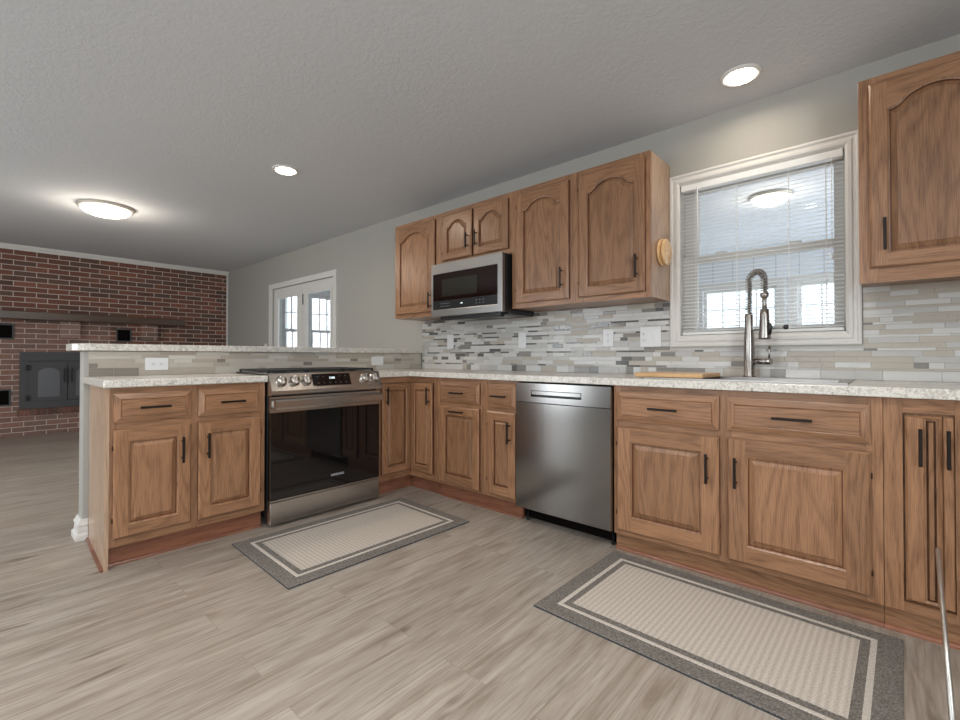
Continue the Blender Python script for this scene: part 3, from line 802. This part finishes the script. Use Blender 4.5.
tile_field('tile_backsplash', frame(RUN, 0, YW, 0), -.557, 3.40, .9145, 1.3725, [(1.7795, 2.7025, 1.0855, 1.3725)],
    'grey and white linear mosaic tile backsplash on the window wall', ([6, 5, 2, 2.6, 1.4], [2.5, 2.5, .8, 3.0, 6]), TILES)
tile_field('tile_backsplash', frame(PEN, -.576, 0, 0), -1.857, YW-.010, .9145, 1.0575, [],
    'linear mosaic tile strip in painted warm-lit tones under the raised bar', ([2, 6, 5, 1.6, 0], [1, 3, 4, 3, .3]), WARMLIT_TILES)

# ================================================================ appliances
def gas_range():
    r = thing('range_cooker', (-.25, -.715, 0), 'stainless slide-in gas range with black glass oven door in the peninsula', 'range')
    y0, y1 = -1.110, -.322
    M = frame(PEN)
    b = MB(M); b.box((y0+.004, .05, -.555), (y1-.004, .905, .008), .004); b.build('body', BLACK, r)
    b = MB(M); b.box((y0-.002, .9152, -.47), (y1+.001, .926, .02), .003); b.build('cooktop', BLACK, r)
    # control panel, sloped
    b = MB(M)
    prof = [(-.005, .925), (.030, .925), (.072, .822), (.072, .800), (.060, .792), (-.005, .792)]
    b.loops([[(u, v, w) for w, v in prof] for u in (y0, y1)], 0, False, True, (True, True)); cp = b.build('control_panel', STEELY, r)
    a = Vector((0, .925, .030)); c = Vector((0, .822, .072)); sl = (c-a).normalized(); nrm = Vector((0, .042, .103)).normalized()
    Z = Matrix(((1, 0, 0, 0), (0, -sl.y, nrm.y, 0), (0, -sl.z, nrm.z, 0), (0, 0, 0, 1)))
    def on_panel(u, t): p = a+(c-a)*t; return M @ Matrix.Translation((u, p.y, p.z)) @ Z
    L = y1-y0
    for q in (.081, .186, .287, .831, .932):
        k = MB(on_panel(y0+L*q, .48)); k.lathe([(.034, 0), (.034, .004), (.029, .006), (.029, .012), (.026, .030), (.022, .033), (.001, .033)], (0, 0, 0), 2, 28, caps=(True, False))
        k.box((-.0045, -.026, .028), (.0045, .026, .041), .002); k.build('knob', STEELY, cp)
    d = MB(on_panel(y0+L*.515, .46)); d.box((-.138, -.041, -.001), (.138, .041, .0015), .0005); d = d.build('display', BLACKGLASS, cp)
    text_mesh('clock_digits', '12:00', .019, on_panel(y0+L*.515, .40) @ Matrix.Translation((0, .004, .002)), DIGIT, cp)
    for i in range(6):
        for j in (-1, 1):
            x = -.10+.04*i
            if abs(x) > .03 or j < 0:
                mk = MB(on_panel(y0+L*.515, .46)); mk.box((x-.006, j*.022-.001, .0015), (x+.006, j*.022+.001, .0019)); mk.build('touch_key', KEYPRINT, cp)
    # door
    b = MB(M); z0, z1 = .165, .784
    A = [y0+.004, y0+.028, y1-.028, y1-.004]; B = [z0, z0+.012, .690, z1]
    b.slab(A, B, {(0, 2), (1, 2), (2, 2)}, .010, .050); dr = b.build('oven_door', STEELY, r)
    b = MB(M); b.box((A[0], z0, .010), (A[3], .690, .049), .002); b.build('door_glass', BLACKGLASS, dr)
    b = MB(M); b.box((A[0], z0-.010, .010), (A[3], z0-.0005, .052), .002); b.build('door_bottom_trim', STEELY, dr)
    b = MB(M)
    prof = [(.078, .772), (.098, .770), (.104, .760), (.104, .722), (.098, .712), (.078, .710), (.072, .716), (.072, .766)]
    b.loops([[(u, v, w) for w, v in prof] for u in (y0+.012, y1-.012)], 0, False, True, (True, True))
    for u in (y0+.03, y1-.03): b.box((u-.014, .722, .049), (u+.014, .760, .074), .002)
    b.build('handle', STEELY, dr)
    text_mesh('maker_name', 'SAMSUNG', .021, M @ Matrix.Translation((y0+L*.57, .245, .0495)), MARK, dr, .0004)
    b = MB(M); b.box((y0+.004, .020, .008), (y1-.004, .152, .050), .004); b.build('storage_drawer', STEELY, r)
    for u in (y0+.05, y1-.05):
        for w in (-.5, -.03):
            b = MB(M); b.lathe([(.018, 0), (.018, .012), (.01, .014), (.01, .052)], (u, 0, w), 1, 14); b.build('levelling_foot', BLACK, r)
    # grates and burners
    for i in range(3):
        ua = y0+.012+i*(L-.024)/3+.002; ub = y0+.012+(i+1)*(L-.024)/3-.002; w0, w1 = -.455, -.012
        b = MB(M); h0, h1 = .934, .946
        for w in (w0, w1-.012, (w0+w1)/2-.006): b.box((ua, h0, w), (ub, h1, w+.012), .002)
        for q in range(4):
            u = ua+(ub-ua-.012)*q/3; b.box((u, h0, w0), (u+.012, h1, w1), .002)
        for u in (ua, ub-.014):
            for w in (w0, w1-.014): b.box((u, .9262, w), (u+.014, h0+.002, w+.014), .001)
        b.build('grate', IRON, r)
    for (q, w) in ((.18, -.13), (.18, -.34), (.5, -.235), (.82, -.13), (.82, -.34)):
        b = MB(M); b.lathe([(.045, 0), (.045, .003), (.03, .004), (.03, .0065), (.004, .0072)], (y0+L*q, .926, w), 1, 20); b.build('burner', IRON, r)
gas_range()

def microwave():
    x0, x1, z0, z1, yf = .010, .758, 1.343, 1.7735, .208
    r = thing('microwave_oven', ((x0+x1)/2, .41, z0), 'stainless over-the-range microwave hung under the short wall cabinet', 'microwave')
    M = frame(RUN, 0, yf, 0)
    b = MB(M); b.box((x0+.004, z0+.012, -(YW-yf)+.012), (x1-.002, z1-.002, -.030), .003); b.build('body', BLACK, r)
    b = MB(M); A = [x0, x0+.022, x1-.045, x1]; B = [z0+.006, z0+.062, z1-.082, z1]
    b.slab(A, B, {(i, j) for i in range(3) for j in range(3)}-{(1, 1)}, -.030, 0); o = b.build('door', STEEL, r)
    md = o.modifiers.new('soft edge', 'BEVEL'); md.width = .003; md.segments = 2; md.limit_method = 'ANGLE'
    b = MB(M); b.box((A[1], B[1]+.070, -.022), (A[2], B[2], -.003)); b.build('door_glass', plain('microwave_glass', (.012, .004, .003, 1), .06, 0, .3), o)
    b = MB(M); b.box((A[1]+.10, B[1]+.10, -.003), (A[2]-.20, B[2]-.05, -.0026)); b.build('inner_window', plain('microwave_mesh', (.020, .017, .010, 1), .15), o)
    b = MB(M); b.box((A[1], B[1], -.022), (A[2], B[1]+.0695, -.002)); c = b.build('control_strip', plain('control_strip_black', (.022, .022, .024, 1), .18), r)
    w = A[2]-A[1]
    for i in range(10):
        for j in (0, 1):
            u = A[1]+w*(.13+.025*i) if i < 7 else A[1]+w*(.70+.05*(i-7)); v = B[1]+.024+.022*j
            k = .0052 if i < 7 else .006
            b = MB(M); b.box((u-k, v-.002, -.002), (u+k, v+.002, -.0014)); b.build('touch_key', KEYPRINT, c)
    text_mesh('clock_digits', '12:00', .012, M @ Matrix.Translation((A[1]+w*.47, B[1]+.036, -.0019)), DIGIT, c)
    b = MB(M); b.box((x0+.07, z0-.022, -.09), (x1-.05, z0+.011, -.036), .004); b.build('vent_handle_lip', BLACK, r)
    b = MB(M); b.box((x0+.03, z0-.006, -(YW-yf)+.013), (x1-.01, z0+.0118, -.091), .002); u = b.build('underside_plate', plain('underside_grey', lin(70, 70, 72), .4, .6), r)
    for q in (.2, .75):
        b = MB(M); b.box((x0+(x1-x0)*q-.09, z0-.0085, -.30), (x0+(x1-x0)*q+.09, z0-.0061, -.15), .001); b.build('grease_filter', STEEL, u)
microwave()

def dishwasher():
    x0, x1 = 1.0605, 1.692
    r = thing('dishwasher', ((x0+x1)/2, .3, 0), 'stainless dishwasher with pocket bar handle under the long countertop', 'dishwasher')
    M = frame(RUN)
    b = MB(M); b.box((x0+.004, .10, -.57), (x1-.004, .868, -.008), .002); b.build('body', BLACK, r)
    b = MB(M); A = [x0, x0+.115, x1-.175, x1]; B = [.752, .786, .824, .866]
    b.slab(A, B, {(i, j) for i in range(3) for j in range(3)}-{(1, 1)}, -.006, .030); o = b.build('control_fascia', STEELD, r)
    b = MB(M); b.box((A[1], .786, -.0065), (A[2], .824, .001)); b.build('handle_pocket', BLACK, o)
    b = MB(M); b.box((A[1]+.001, .797, .020), (A[2]-.001, .8235, .031), .003); b.build('handle', STEELD, o)
    b = MB(M); nn = 12; rings = []
    for i in range(nn+1):
        t = i/nn; u = x0+(x1-x0)*t; w = .030+.004*math.sin(PI*t)
        rings.append([(u, .10, -.006), (u, .10, w-.003), (u, .103, w), (u, .747, w), (u, .750, w-.003), (u, .750, -.006)])
    b.loops(rings, 0, False, True, (True, True)); b.build('door_panel', STEELD, r)
    b = MB(M); b.box((x0+.004, .012, -.095), (x1-.004, .098, -.071), .002); b.build('toe_panel', VENTIN, r)
    for u in (x0+.03, x1-.03):
        b = MB(M); b.lathe([(.012, 0), (.012, .008), (.006, .01), (.006, .10)], (u, 0, -.058), 1, 12); b.build('levelling_foot', BLACK, r)
dishwasher()

# ================================================================ sink, tap, board
def sink():
    r = thing('kitchen_sink', (2.25, .29, .76), 'stainless drop-in sink in the long countertop below the window', 'sink')
    b = MB(); A = [1.835, 1.875, 2.632, 2.672]; B = [.062, .098, .43, .535]
    b.slab(A, B, {(i, j) for i in range(3) for j in range(3)}-{(1, 1)}, .9145, .9195); b.build('rim', STEEL, r)
    b = MB(); rect = lambda d, z: [(1.875+d, .098+d, z), (2.632-d, .098+d, z), (2.632-d, .43-d, z), (1.875+d, .43-d, z)]
    b.loops([rect(0, .9146), rect(.004, .906), rect(.02, .79), rect(.05, .775), rect(.14, .772)], 0, False, True, (False, True)); b.build('basin', STEEL, r)
    b = MB(); b.lathe([(.045, 0), (.04, .004), (.012, .001)], (2.25, .26, .7722), 2, 20); b.build('drain', CHROME, r)
sink()

def faucet():
    bx, by, z0 = 2.236, .492, .9197
    r = thing('kitchen_faucet', (bx, by, z0), 'tall brushed nickel spring pull-down faucet standing behind the sink', 'faucet')
    d = Vector((.082, -.054, 0)); L = d.length; dn = d.normalized()
    P = Vector((bx, by, 0))
    b = MB(); b.lathe([(.030, 0), (.030, .006), (.026, .012), (.026, .16), (.0245, .22), (.021, .262), (.021, .330), (.0195, .335)], (bx, by, z0), 2, 24); b.build('body', CHROME, r)
    top = z0+.335; R = L/2; cz = 1.425
    path = []
    for i in range(8): path.append(P+Vector((0, 0, top+(cz-top)*i/8)))
    for i in range(17): 
        a = PI*i/16; path.append(P+dn*(R-R*math.cos(a))+Vector((0, 0, cz+R*1.02*math.sin(a))))
    path.append(P+d+Vector((0, 0, 1.355)))
    b = MB(); b.tube(path, .0060, 8); hz = b.build('hose', plain('hose_grey', lin(60, 58, 56), .5, .2), r)
    # coil around the hose
    acc = [0]; 
    for a, c in zip(path, path[1:]): acc.append(acc[-1]+(c-a).length)
    def at(s):
        for i in range(len(acc)-1):
            if acc[i+1] >= s: 
                t = (s-acc[i])/(acc[i+1]-acc[i]); return path[i].lerp(path[i+1], t), (path[i+1]-path[i]).normalized()
        return path[-1], (path[-1]-path[-2]).normalized()
    side = dn.cross(Vector((0, 0, 1))); coil = []; turns = 30; tot = acc[-1]
    for i in range(turns*10+1):
        s_ = tot*i/(turns*10); p, t = at(s_); nrm = side.cross(t).normalized(); a = 2*PI*i/10
        coil.append(p+side*(.0150*math.cos(a))+nrm*(.0150*math.sin(a)))
    b = MB(); b.tube(coil, .0032, 6); b.build('spring', CHROME, r)
    e = P+d
    b = MB(); b.lathe([(.010, 0), (.020, -.004), (.021, -.02), (.014, -.03), (.011, -.034), (.011, -.085), (.020, -.09), (.0225, -.12), (.0285, -.235), (.0285, -.243), (.02, -.244)], (e.x, e.y, 1.362), 2, 22); sp = b.build('spray_head', CHROME, r)
    n2 = Vector((.8, -.6, 0)); q = e+n2*.03
    b = MB(); b.tube([(q.x, q.y, 1.20), (q.x+.005, q.y-.003, 1.18), (q.x, q.y, 1.14)], [.006, .010, .007], 10); b.build('spray_button', BLACK, sp)
    b = MB(); z = 1.168; g = dn*.22
    b.tube([(bx+dn.x*.015, by+dn.y*.015, z), (bx+g.x, by+g.y, z+.006)], .0042, 8); b.build('docking_arm', CHROME, r)
    b = MB(); b.lathe([(.004, -.012), (.011, -.008), (.011, .008), (.004, .012)], (bx+g.x, by+g.y, z+.006), 2, 14); b.build('arm_knob', BLACK, r)
    b = MB(); b.tube([(bx+.02, by, 1.003), (bx+.105, by-.02, 1.003)], .0165, 16)
    b.tube([(bx+.094, by-.018, 1.003), (bx+.097, by-.018, 1.085)], .005, 8); b.build('lever_handle', CHROME, r)
faucet()

def cutting_board():
    b = MB(); b.board(0); b.box((1.768, .098, .9197), (2.112, .42, .9417), .004)
    tag(at_base(b.build('cutting_board', BOARDW)), 'light wooden cutting board lying over the left part of the sink', 'cutting board')
cutting_board()

# ================================================================ wall plates
def plate(name, M, u0, u1, v0, v1, kind, label, cat):
    r = thing(name, tuple(M @ Vector(((u0+u1)/2, v0, 0))), label, cat, 'white wall plates')
    b = MB(M); b.box((u0, v0, 0), (u1, v1, .006), .002); p = b.build('cover_plate', PLASTIC, r)
    n = 3 if kind == 'triple' else 1
    for i in range(n):
        c = u0+(u1-u0)*(i+.5)/n; vm = (v0+v1)/2
        if kind == 'hduplex':
            for s_ in (-1, 1):
                cc = (u0+u1)/2+s_*.021
                b = MB(M); b.box((cc-.016, vm-.014, .006), (cc+.016, vm+.014, .0075), .003); so = b.build('socket', PLASTIC, r)
                b = MB(M); b.box((cc-.005, vm+.004, .0075), (cc+.004, vm+.006, .0079)); b.box((cc-.005, vm-.007, .0075), (cc+.003, vm-.005, .0079)); b.box((cc+.007, vm-.0025, .0075), (cc+.011, vm+.0015, .0079)); b.build('slots', SLOT, so)
        elif kind == 'duplex' or (kind == 'triple' and i == 0):
            for s_ in (-1, 1):
                cc = vm+s_*.021
                b = MB(M); b.box((c-.015, cc-.016, .006), (c+.015, cc+.016, .0075), .003); so = b.build('socket', PLASTIC, r)
                b = MB(M); b.box((c-.007, cc-.003, .0075), (c-.005, cc+.007, .0079)); b.box((c+.005, cc-.003, .0075), (c+.007, cc+.005, .0079)); b.box((c-.0025, cc-.011, .0075), (c+.0025, cc-.007, .0079)); b.build('slots', SLOT, so)
        elif kind != 'blank':
            b = MB(M); b.box((c-.016, vm-.033, .006), (c+.016, vm+.033, .0085), .002); b.build('rocker', PLASTIC, r)
    if kind == 'blank':
        b = MB(M)
        for s_ in (-1, 1): b.lathe([(.003, 0), (.002, .0012)], ((u0+u1)/2+s_*.03, (v0+v1)/2, .0058), 2, 10)
        b.build('screw', PLASTIC, r)
MT = frame(RUN, 0, YW-.0088, 0); MPT = frame(PEN, -.5672, 0, 0)
plate('light_switch', MT, -.207, -.125, 1.099, 1.226, 'rocker', 'white rocker switch plate on the tile directly below the microwave', 'switch')
plate('light_switch', MT, .604, .677, 1.096, 1.220, 'rocker', 'white rocker switch plate on the tile right of the microwave', 'switch')
plate('wall_outlet', MT, 1.331, 1.407, 1.097, 1.217, 'duplex', 'white upright duplex outlet on the tile beside the triple plate', 'outlet')
plate('light_switch', MT, 1.592, 1.727, 1.091, 1.221, 'triple', 'wide white triple plate on the tile next to the window casing', 'switch')
plate('wall_outlet', MPT, -1.595, -1.475, .944, 1.020, 'hduplex', 'white sideways duplex outlet on the tile under the raised bar', 'outlet')
plate('cover_plate', MPT, .029, .156, .953, 1.029, 'blank', 'blank white plate on the bar tile right of the range', 'wall plate')
plate('light_switch', frame(RUN, 0, YW, 0), -4.10, -4.02, 1.10, 1.22, 'rocker', 'white switch plate on the wall left of the french doors', 'switch')

# ================================================================ lights
def recessed(x, y, label, e, rad=.095, spread=165, warm=(1, .84, .66)):
    r = thing('recessed_light', (x, y, ZC-.012), label, 'ceiling light', 'recessed ceiling lights')
    b = MB(); b.lathe([(rad, ZC), (rad, ZC-.004), (rad-.006, ZC-.010), (rad*.78, ZC-.010), (rad*.74, ZC-.004)], (x, y, 0), 2, 40, caps=(False, False)); b.build('trim_ring', WHITE, r)
    b = MB(); b.lathe([(rad*.73, ZC-.006), (rad*.70, ZC-.013), (rad*.4, ZC-.015), (.001, ZC-.0155)], (x, y, 0), 2, 32, caps=(True, False)); b.build('diffuser', LAMP, r)
    d = bpy.data.lights.new('bulb', 'AREA'); d.shape = 'DISK'; d.size = rad*1.4; d.energy = e; d.color = warm; d.spread = math.radians(spread)
    o = bpy.data.objects.new('bulb', d); COL.objects.link(o); o.parent = r; o.location = (0, 0, -.008)
recessed(2.243, .300, 'round recessed ceiling light above the sink window', 1.9)
recessed(-.642, -.700, 'round recessed ceiling light above the range', 7.)
COOL = (1, .98, .96)  # lamps in this colour are added out of view to brighten the room
recessed(2.25, -1.55, 'added unseen recessed fill light over the floor in front of the sink rug', 12., spread=150, warm=COOL)
recessed(.85, -2.75, 'added unseen recessed fill light over the open floor in the middle of the kitchen', 12., spread=150, warm=COOL)
recessed(3.75, -1.35, 'added unseen recessed fill light over the right end of the kitchen', 9., spread=150, warm=COOL)
recessed(-1.6, -3.2, 'added unseen recessed fill light over the floor beyond the peninsula end', 6., spread=150, warm=COOL)
def dome(x, y, label, e, rad=.215):
    r = thing('flush_dome_light', (x, y, ZC-.10), label, 'ceiling light', 'glass dome ceiling lights')
    b = MB(); b.lathe([(rad, ZC), (rad+.005, ZC-.012), (rad, ZC-.024), (rad-.02, ZC-.028), (rad-.028, ZC-.02)], (x, y, 0), 2, 48, caps=(False, False)); b.build('rim', plain('brushed_nickel_rim', lin(196, 188, 176), .4, .3), r)
    pr = [((rad-.022)*math.cos(a), ZC-.024-.072*math.sin(a)) for a in [PI/2*i/10 for i in range(10)]]+[(.004, ZC-.096)]
    b = MB(); b.lathe(pr, (x, y, 0), 2, 48, caps=(True, True)); b.build('glass_shade', DOME, r)
    b = MB(); b.lathe([(.008, ZC-.095), (.010, ZC-.10), (.004, ZC-.107)], (x, y, 0), 2, 14); b.build('finial', CHROME, r)
    d = bpy.data.lights.new('bulb', 'POINT'); d.energy = e; d.color = (1, .90, .77); d.shadow_soft_size = .15
    o = bpy.data.objects.new('bulb', d); COL.objects.link(o); o.parent = r; o.location = (0, 0, -.10)
dome(-2.772, -1.445, 'glass dome ceiling light over the living area near the brick wall', 13.)
dome(2.02, 2.42, 'glass dome ceiling light in the sunroom seen through the sink window blind', 6., .165)

# ================================================================ fireplace wall
def fireplace():
    X = XL; M = frame(PEN, X, 0, 0)
    b = MB(M); b.board(0); b.box((-3.6, 1.505, -.02), (-.075, 1.605, .19), .006); b.M = M
    tag(at_base(b.build('mantel_shelf', DARKWOOD)), 'long dark wooden mantel shelf on the brick wall', 'mantel')
    for (a, c) in ((-1.50, -1.29), (-.605, -.39)):
        b = MB(M); b.box((a, 1.275, -.01), (c, 1.504, .075), .004); b.build('brick_corbel', BRICKCORBEL)
        o = bpy.data.objects[b_last('brick_corbel')]; at_base(o)
        tag(o, 'brick corbel under the mantel, %s' % ('above the black stove doors' if a < -1 else 'right of the square vent nearest the bar'), 'corbel')
    def vent(y0, y1, z0, z1, label):
        r = thing('wall_vent', (X, (y0+y1)/2, z0), label, 'vent', 'black fireplace wall vents')
        b = MB(M); f = .018
        b.slab([y0, y0+f, y1-f, y1], [z0, z0+f, z1-f, z1], {(i, j) for i in range(3) for j in range(3)}-{(1, 1)}, -.01, .014); b.build('frame', STOVE, r)
        b = MB(M); b.box((y0+f, z0+f, -.01), (y1-f, z1-f, .0015)); b.build('opening', VENTIN, r)
    vent(-2.16, -1.925, 1.248, 1.446, 'black vent in the brick at the left edge, above the stove')
    vent(-.890, -.706, 1.243, 1.436, 'square black vent in the brick just above the bar top')
    vent(-2.16, -1.947, .398, .614, 'black vent low in the brick left of the stove doors')
    y0, y1, z0, z1 = -1.873, -.95, .350, 1.088
    r = thing('fireplace_insert', (X, (y0+y1)/2, z0), 'black iron fireplace stove front with arched glass doors set in the brick', 'fireplace')
    b = MB(M); b.slab([y0, y0+.075, y1-.075, y1], [z0, z0+.09, z1-.125, z1], {(i, j) for i in range(3) for j in range(3)}-{(1, 1)}, -.01, .035)
    b.build('surround', STOVE, r)
    b = MB(M); b.box((y0+.02, z1-.118, .035), (y1-.02, z1-.113, .042)); b.build('hood_edge', BLACK, r)
    mid = (y0+y1)/2; za, zb = z0+.09, z1-.125
    for k, (a, c) in enumerate(((y0+.075, mid-.002), (mid+.002, y1-.075))):
        b = MB(M); b.box((a, za, .0), (c, zb, .045), .004); d = b.build('stove_door', STOVE, r)
        b = MB(M); p0, p1 = (a+.085, c-.07) if k == 0 else (a+.07, c-.085); q0, q1 = za+.045, zb-.13
        pts = [(p0, q0), (p1, q0)]+[((p0+p1)/2+(p1-p0)/2*math.cos(PI*i/14), q1-.02+.08*math.sin(PI*i/14)) for i in range(15)]
        b.loops([[(u, v, .045) for u, v in pts], [(u, v, .05) for u, v in pts], [((p0+p1)/2+(u-(p0+p1)/2)*.93, (q0+q1)/2+(v-(q0+q1)/2)*.94, .05) for u, v in pts], [((p0+p1)/2+(u-(p0+p1)/2)*.93, (q0+q1)/2+(v-(q0+q1)/2)*.94, .047) for u, v in pts]]); b.build('arch_frame', STOVE, d)
        b = MB(M); b.poly([((p0+p1)/2+(u-(p0+p1)/2)*.94, (q0+q1)/2+(v-(q0+q1)/2)*.95, .0475) for u, v in pts]); b.build('arched_glass', STOVEGLASS, d)
        hx = a if k == 0 else c
        for z in (za+.05, zb-.08):
            h = MB(M); h.box((hx-.02, z-.03, .045), (hx+.03, z+.03, .058), .004); h.tube([(hx, z-.035, .06), (hx, z+.035, .06)], .009, 10); h.build('hinge', BLACK, d)
        hx = c-.035 if k == 0 else a+.035
        h = MB(M); h.box((hx-.008, mid*0+.69, .075), (hx+.008, .88, .092), .003); h.box((hx-.008, .70, .045), (hx+.008, .72, .078)); h.box((hx-.008, .85, .045), (hx+.008, .87, .078)); h.build('handle', BLACK, d)
    # course of bricks set on end below the stove front
    b = MB(M)
    y = y0-.02
    while y < y1: b.box((y, .255, -.01), (y+.062, .348, .012), .003); y += .0715
    o = at_base(b.build('trim_3', BRICKSOLDIER)); struct(o)
def b_last(n): return max((o.name for o in bpy.data.objects if o.name.startswith(n)), key=lambda s: s)
def soldier(name, ax, pitch):
    n = NT(name); v = n.pos(); p = n.sep(v)
    cell = n.n('TexWhiteNoise', noise_dimensions='1D'); n.link(n.math('FLOOR', n.math('MULTIPLY', p[ax], 1/pitch)), cell.inputs['W'])
    c = n.ramp(cell.outputs[0], [(0., lin(74, 50, 44)), (.3, lin(132, 80, 68)), (.6, lin(108, 76, 66)), (1., lin(142, 104, 92))])
    n.base(n.mix(n.math('MULTIPLY', n.noise(v, 50, 4), .5), c, lin(128, 104, 94)), .85, 0, .3); n.bump(n.noise(v, 60, 3), .4, .004); return n.m
BRICKSOLDIER = soldier('soldier_brick', 1, .0715)
fireplace()

# ================================================================ rugs and small things
def rug(cx, cy, L, Wd, rot, along_x, label):
    r = thing('kitchen_rug', (cx, cy, 0), label, 'rug', 'grey bordered kitchen rugs'); r.rotation_euler = (0, 0, rot)
    hx, hy = (L/2, Wd/2) if along_x else (Wd/2, L/2)
    rings = [(0, .0005, 0), (0, .007, 0), (.008, .0095, 0), (.068, .010, 1), (.071, .0115, 1), (.083, .0115, 1), (.086, .010, 0), (.112, .010, 0), (.114, .0115, 2), (.12, .012, 2)]
    b = MB(); R = [[(sx*(hx-d), sy*(hy-d), z) for sx, sy in ((-1, -1), (1, -1), (1, 1), (-1, 1))] for d, z, _ in rings]
    mats = [4, 0, 0, 1, 1, 1, 0, 0, 2]
    def ringf(i, a, c, mi):
        for k in range(4):
            j = (k+1) % 4; b.poly([a[k], a[j], c[j], c[k]], mi)
    for i in range(len(R)-1): ringf(i, R[i], R[i+1], mats[i])
    b.poly(R[-1], 2); b.poly(R[0][::-1], 0)
    o = b.build('pile', [RUGD, RUGS, RUGC2 if along_x else RUGC, RUGD, RUGE]); o.parent = r; o.location = (0, 0, 0)
    return r
rug(.485, -.785, 1.135, .70, math.radians(-1.5), False, 'grey rug with cream centre on the floor in front of the range')
rug(2.265, -.402, 1.115, .715, math.radians(-1.0), True, 'grey rug with cream centre on the floor in front of the sink cabinet')

def spool():
    b = MB(); b.board(2)
    b.lathe([(.070, 0), (.080, .003), (.081, .013), (.074, .017), (.058, .018), (.058, .024), (.070, .025), (.077, .029), (.077, .036), (.070, .040), (.030, .041), (.026, .043), (.001, .043)], (1.7815, .455, 1.650), 0, 40, caps=(True, False))
    o = b.build('wooden_disc', SPOOLW)
    me = o.data; c = Vector((1.7815, .455, 1.650))
    for v in me.vertices: v.co -= c
    o.location = c
    tag(o, 'light turned wood disc fixed to the cabinet side next to the window', 'wooden disc')
spool()

def rod():
    a = Vector((2.9195, -.0275, .357)); c = Vector((2.919, -.555, .006)); r = .0070
    t = thing('metal_rod', tuple(c), 'thin silver metal rod leaning against the slim doors at the right edge', 'rod')
    b = MB(); b.tube([tuple(a.lerp(c, q)) for q in (0, .02, .5, 1)], [.003, r, r, r], 12); b.build('shaft', plain('rod_metal', (.62, .60, .57, 1), .38, 1.), t)
    b = MB(); b.tube([tuple(c+(a-c)*.04), tuple(c+(a-c)*.0)], .0075, 12); b.build('rubber_tip', BLACK, t)
rod()
